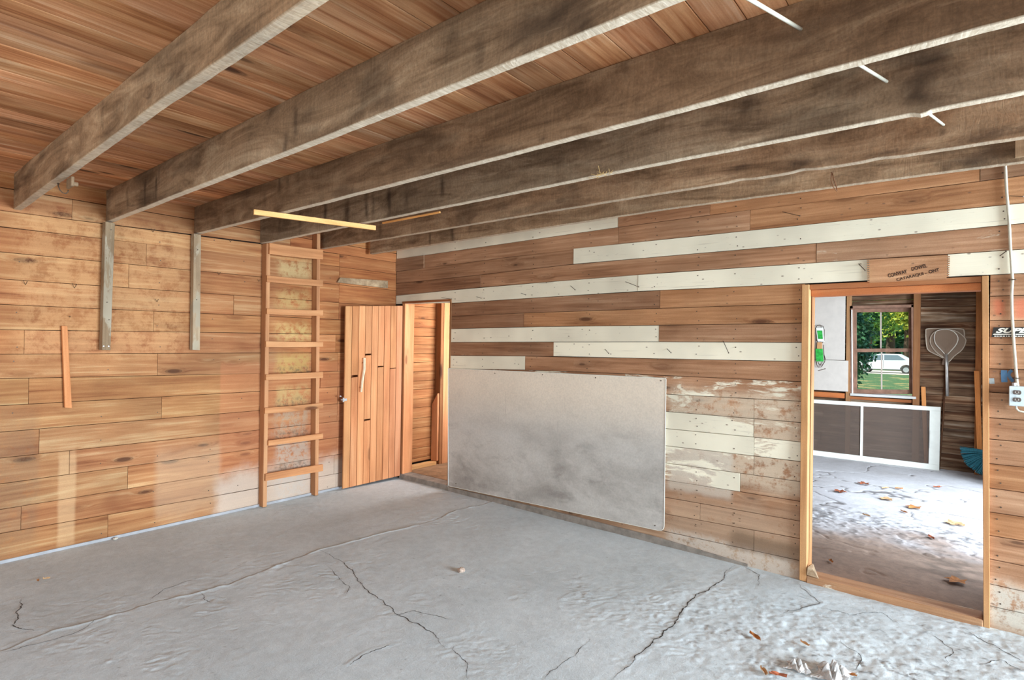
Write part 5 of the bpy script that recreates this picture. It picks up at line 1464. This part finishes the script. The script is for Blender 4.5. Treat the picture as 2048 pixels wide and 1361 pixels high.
# ------------------------------------------------------------------ outside, seen through the window
def grass_mat():
    k = N('lawn'); tc = k.n('ShaderNodeTexCoord'); P = tc.outputs['Object']
    a = k.noise(P, .7, 5, .7); b = k.noise(P, 14, 4, .7)
    c = k.mix(k.map(b, .35, .65), srgb(40, 70, 46), srgb(92, 124, 74)); c = k.mix(k.map(a, .54, .62, 0, .8), c, srgb(176, 150, 96))  # greens kept dark: shade of the trees is put into the colour
    k.l(c, k.b.inputs['Base Color']); k.b.inputs['Roughness'].default_value = .95; return k.m
def gpt(px, py, z): return onZ(px, py, z)
GZ = -.42
lawn = MB().box((-90, 5.3, GZ-.3), (90, 120, GZ)).build('lawn', grass_mat()); tag(lawn, 'green lawn with fallen leaves outside the window', 'lawn', kind='structure')
dr = MB().box((-6, -40, -.25), (60, 5.2, -.06)).build('driveway', plain('pale_driveway', srgb(176, 172, 164), .95, 0, .1, 2)); tag(dr, 'pale driveway outside the front opening', 'ground', kind='structure')
carc = onZ(1768, 747, GZ); cy = carc[1]
rd = MB().box((-40, cy-1.6, GZ), (60, cy+6, GZ+.02)).build('road', plain('pale_gravel_road', srgb(206, 198, 186), .95, 0, .15, 3)); tag(rd, 'pale road behind the lawn', 'road', kind='structure')
# white car, side on
cr_ = empty('white_car', tuple(carc)); tag(cr_, 'white car parked on the road beyond the window', 'car')
wl_ = onY(1731, 742, cy); wr_ = onY(1812, 745, cy); sc = (wr_[0]-wl_[0])/2.75
def cpt(x_, y_, z_): return (wl_[0]+x_*sc, cy+y_*sc, GZ+z_*sc)
prof = [(-.95, .35), (-.98, .62), (-.85, .88), (-.10, 1.02), (.55, 1.50), (1.0, 1.58), (2.3, 1.58), (3.1, 1.10), (3.5, 1.02), (3.62, .62), (3.58, .35)]
def arch(cx_, r_): return [(cx_+r_*math.cos(a), .32+r_*math.sin(a)) for a in np.linspace(0, math.pi, 9)]
body = prof+[(3.58, .28)]+arch(2.75, .42)+arch(0, .42)+[(-.95, .28)]
n = len(body); V = [cpt(x_, 0, z_) for x_, z_ in body]+[cpt(x_, 1.75, z_) for x_, z_ in body]
CP_ = plain('white_car_paint', srgb(244, 244, 248), .25)
o = mesh('body', V, [tuple(range(n-1, -1, -1)), tuple(range(n, 2*n))]+[(i, (i+1) % n, n+(i+1) % n, n+i) for i in range(n)], CP_, cr_)
GLD = plain('dark_car_glass', srgb(120, 136, 146), .1)
for wpts in ([(.15, 1.06), (.62, 1.45), (1.2, 1.5), (1.2, 1.06)], [(1.28, 1.06), (1.28, 1.5), (2.2, 1.5), (2.75, 1.10)]):
    V = [cpt(x_, -.012, z_) for x_, z_ in wpts]+[cpt(x_, .01, z_) for x_, z_ in wpts]; n = len(wpts)
    mesh('side_window', V, [tuple(range(n)), tuple(range(2*n-1, n-1, -1))]+[(i, (i+1) % n, n+(i+1) % n, n+i) for i in range(n)], GLD, cr_)
TY = plain('tyre_rubber', srgb(70, 68, 66), .9)
for x_ in (0, 2.75):
    for y_ in (-.01, 1.56):
        w_ = MB().tube([cpt(x_, y_, .33), cpt(x_, y_+.2, .33)], .33*sc, 20).build('wheel', TY, cr_)
        if y_ < 0: MB().tube([cpt(x_, y_-.012, .33), cpt(x_, y_+.01, .33)], .2*sc, 14).build('rim', M['bright'], w_)
MB().box(cpt(-.9, -.008, .30), cpt(3.5, .02, .36)).build('side_skirt', plain('grey_trim', srgb(120, 120, 122), .6), cr_)
MB().box(cpt(1.22, -.014, .42), cpt(1.235, .0, 1.06)).build('door_seam', plain('dark_seam', srgb(90, 90, 92), .6), cr_)
# trees
def leafmat(name, c1, c2):
    k = N(name); oi = k.n('ShaderNodeTexCoord'); a = k.noise(oi.outputs['Object'], .9, 4, .7)
    k.l(k.mix(k.map(a, .38, .62), c1, c2), k.b.inputs['Base Color']); k.b.inputs['Roughness'].default_value = .6; return k.m
LM = [leafmat('green_foliage', srgb(44, 96, 52), srgb(120, 158, 60)), leafmat('yellow_green_foliage', srgb(84, 128, 44), srgb(214, 214, 90)), leafmat('dark_teal_foliage', srgb(30, 74, 62), srgb(78, 124, 78))]
BK = plain('tree_bark', srgb(86, 70, 56), .95, 0, .3, 8)
def tree(px, dist_y, base_px_y, h, r_, mt, lab, seed, nl=2600, trunk=.35, ls=.16, low=.1):
    b = onY(px, 700, dist_y); b = np.array([b[0], dist_y, GZ]); e = empty('tree', tuple(b)); tag(e, lab, 'tree', 'trees beyond the window')
    g_ = np.random.RandomState(seed)
    cl = g_.normal(size=(70, 3)); cl /= np.linalg.norm(cl, axis=1)[:, None]; cl *= g_.uniform(.3, .95, (70, 1))
    ctr = cl[g_.randint(0, 70, nl)]+g_.normal(size=(nl, 3))*.12
    ctr = ctr*np.array([r_, r_, h*(1-low)*.5])+b+np.array([0, 0, h*low+h*(1-low)*.5])
    ctr[:, 2] = np.maximum(ctr[:, 2], GZ+.1)
    u = g_.normal(size=(nl, 3)); u /= np.linalg.norm(u, axis=1)[:, None]; v = np.cross(u, g_.normal(size=(nl, 3))); v /= np.linalg.norm(v, axis=1)[:, None]
    s_ = ls*g_.uniform(.6, 1.3, (nl, 1))
    Q = np.stack([ctr-u*s_, ctr+v*s_*.6, ctr+u*s_, ctr-v*s_*.6], 1).reshape(-1, 3)
    F = [tuple(range(4*i, 4*i+4)) for i in range(nl)]
    me = bpy.data.meshes.new('crown'); me.from_pydata(Q.tolist(), [], F); o = link('crown', me, mt, e); o['kind'] = 'stuff'
    MB().tube([b-[0, 0, .1], b+[.1, 0, h*.3], b+[-.05, .1, h*.6]], [.25*h/8, .2*h/8, .1*h/8], 8).build('trunk', BK, e)
tree(1705, cy-22, 0, 4.6, .9, LM[2], 'dark teal-green bush at the left edge of the window', 1, 2600, low=.02, ls=.10)
tree(1736, cy+6, 0, 8.5, 2.3, LM[0], 'light-flecked tree behind the front of the car', 2, 3400, low=.20, ls=.18)
tree(1812, cy+12.5, 0, 10, 2.9, LM[1], 'yellow-green tree behind the rear of the car', 5, 3600, low=.24, ls=.21)
tree(1680, cy+19.5, 0, 13, 3.4, LM[2], 'tall dark tree beyond the left side of the window', 7, 3000, low=.05, ls=.28)
tree(1780, cy+27.5, 0, 16, 4.0, LM[2], 'broad dark tree behind the middle of the car', 3, 3600, low=.12, ls=.32)
tree(1880, cy+37, 0, 19, 4.6, LM[0], 'tall tree beyond the right side of the window', 6, 3000, low=.08, ls=.34)
hd = MB(); 
hx0, hx1 = onY(1600, 700, cy+46)[0], onY(1960, 700, cy+46)[0]
gg = np.random.RandomState(9); nl = 9000
ctr = np.stack([gg.uniform(hx0, hx1, nl), gg.uniform(cy+43, cy+46, nl), GZ+gg.uniform(0, 22, nl)], 1)
u = gg.normal(size=(nl, 3)); u /= np.linalg.norm(u, axis=1)[:, None]; v = np.cross(u, gg.normal(size=(nl, 3))); v /= np.linalg.norm(v, axis=1)[:, None]; s_ = .8*gg.uniform(.6, 1.3, (nl, 1))
Q = np.stack([ctr-u*s_, ctr+v*s_*.6, ctr+u*s_, ctr-v*s_*.6], 1).reshape(-1, 3)
me = bpy.data.meshes.new('hedge'); me.from_pydata(Q.tolist(), [], [tuple(range(4*i, 4*i+4)) for i in range(nl)]); o = link('woodland', me, LM[2]); tag(o, 'dense dark woodland closing the view beyond the car', 'woodland', kind='stuff')
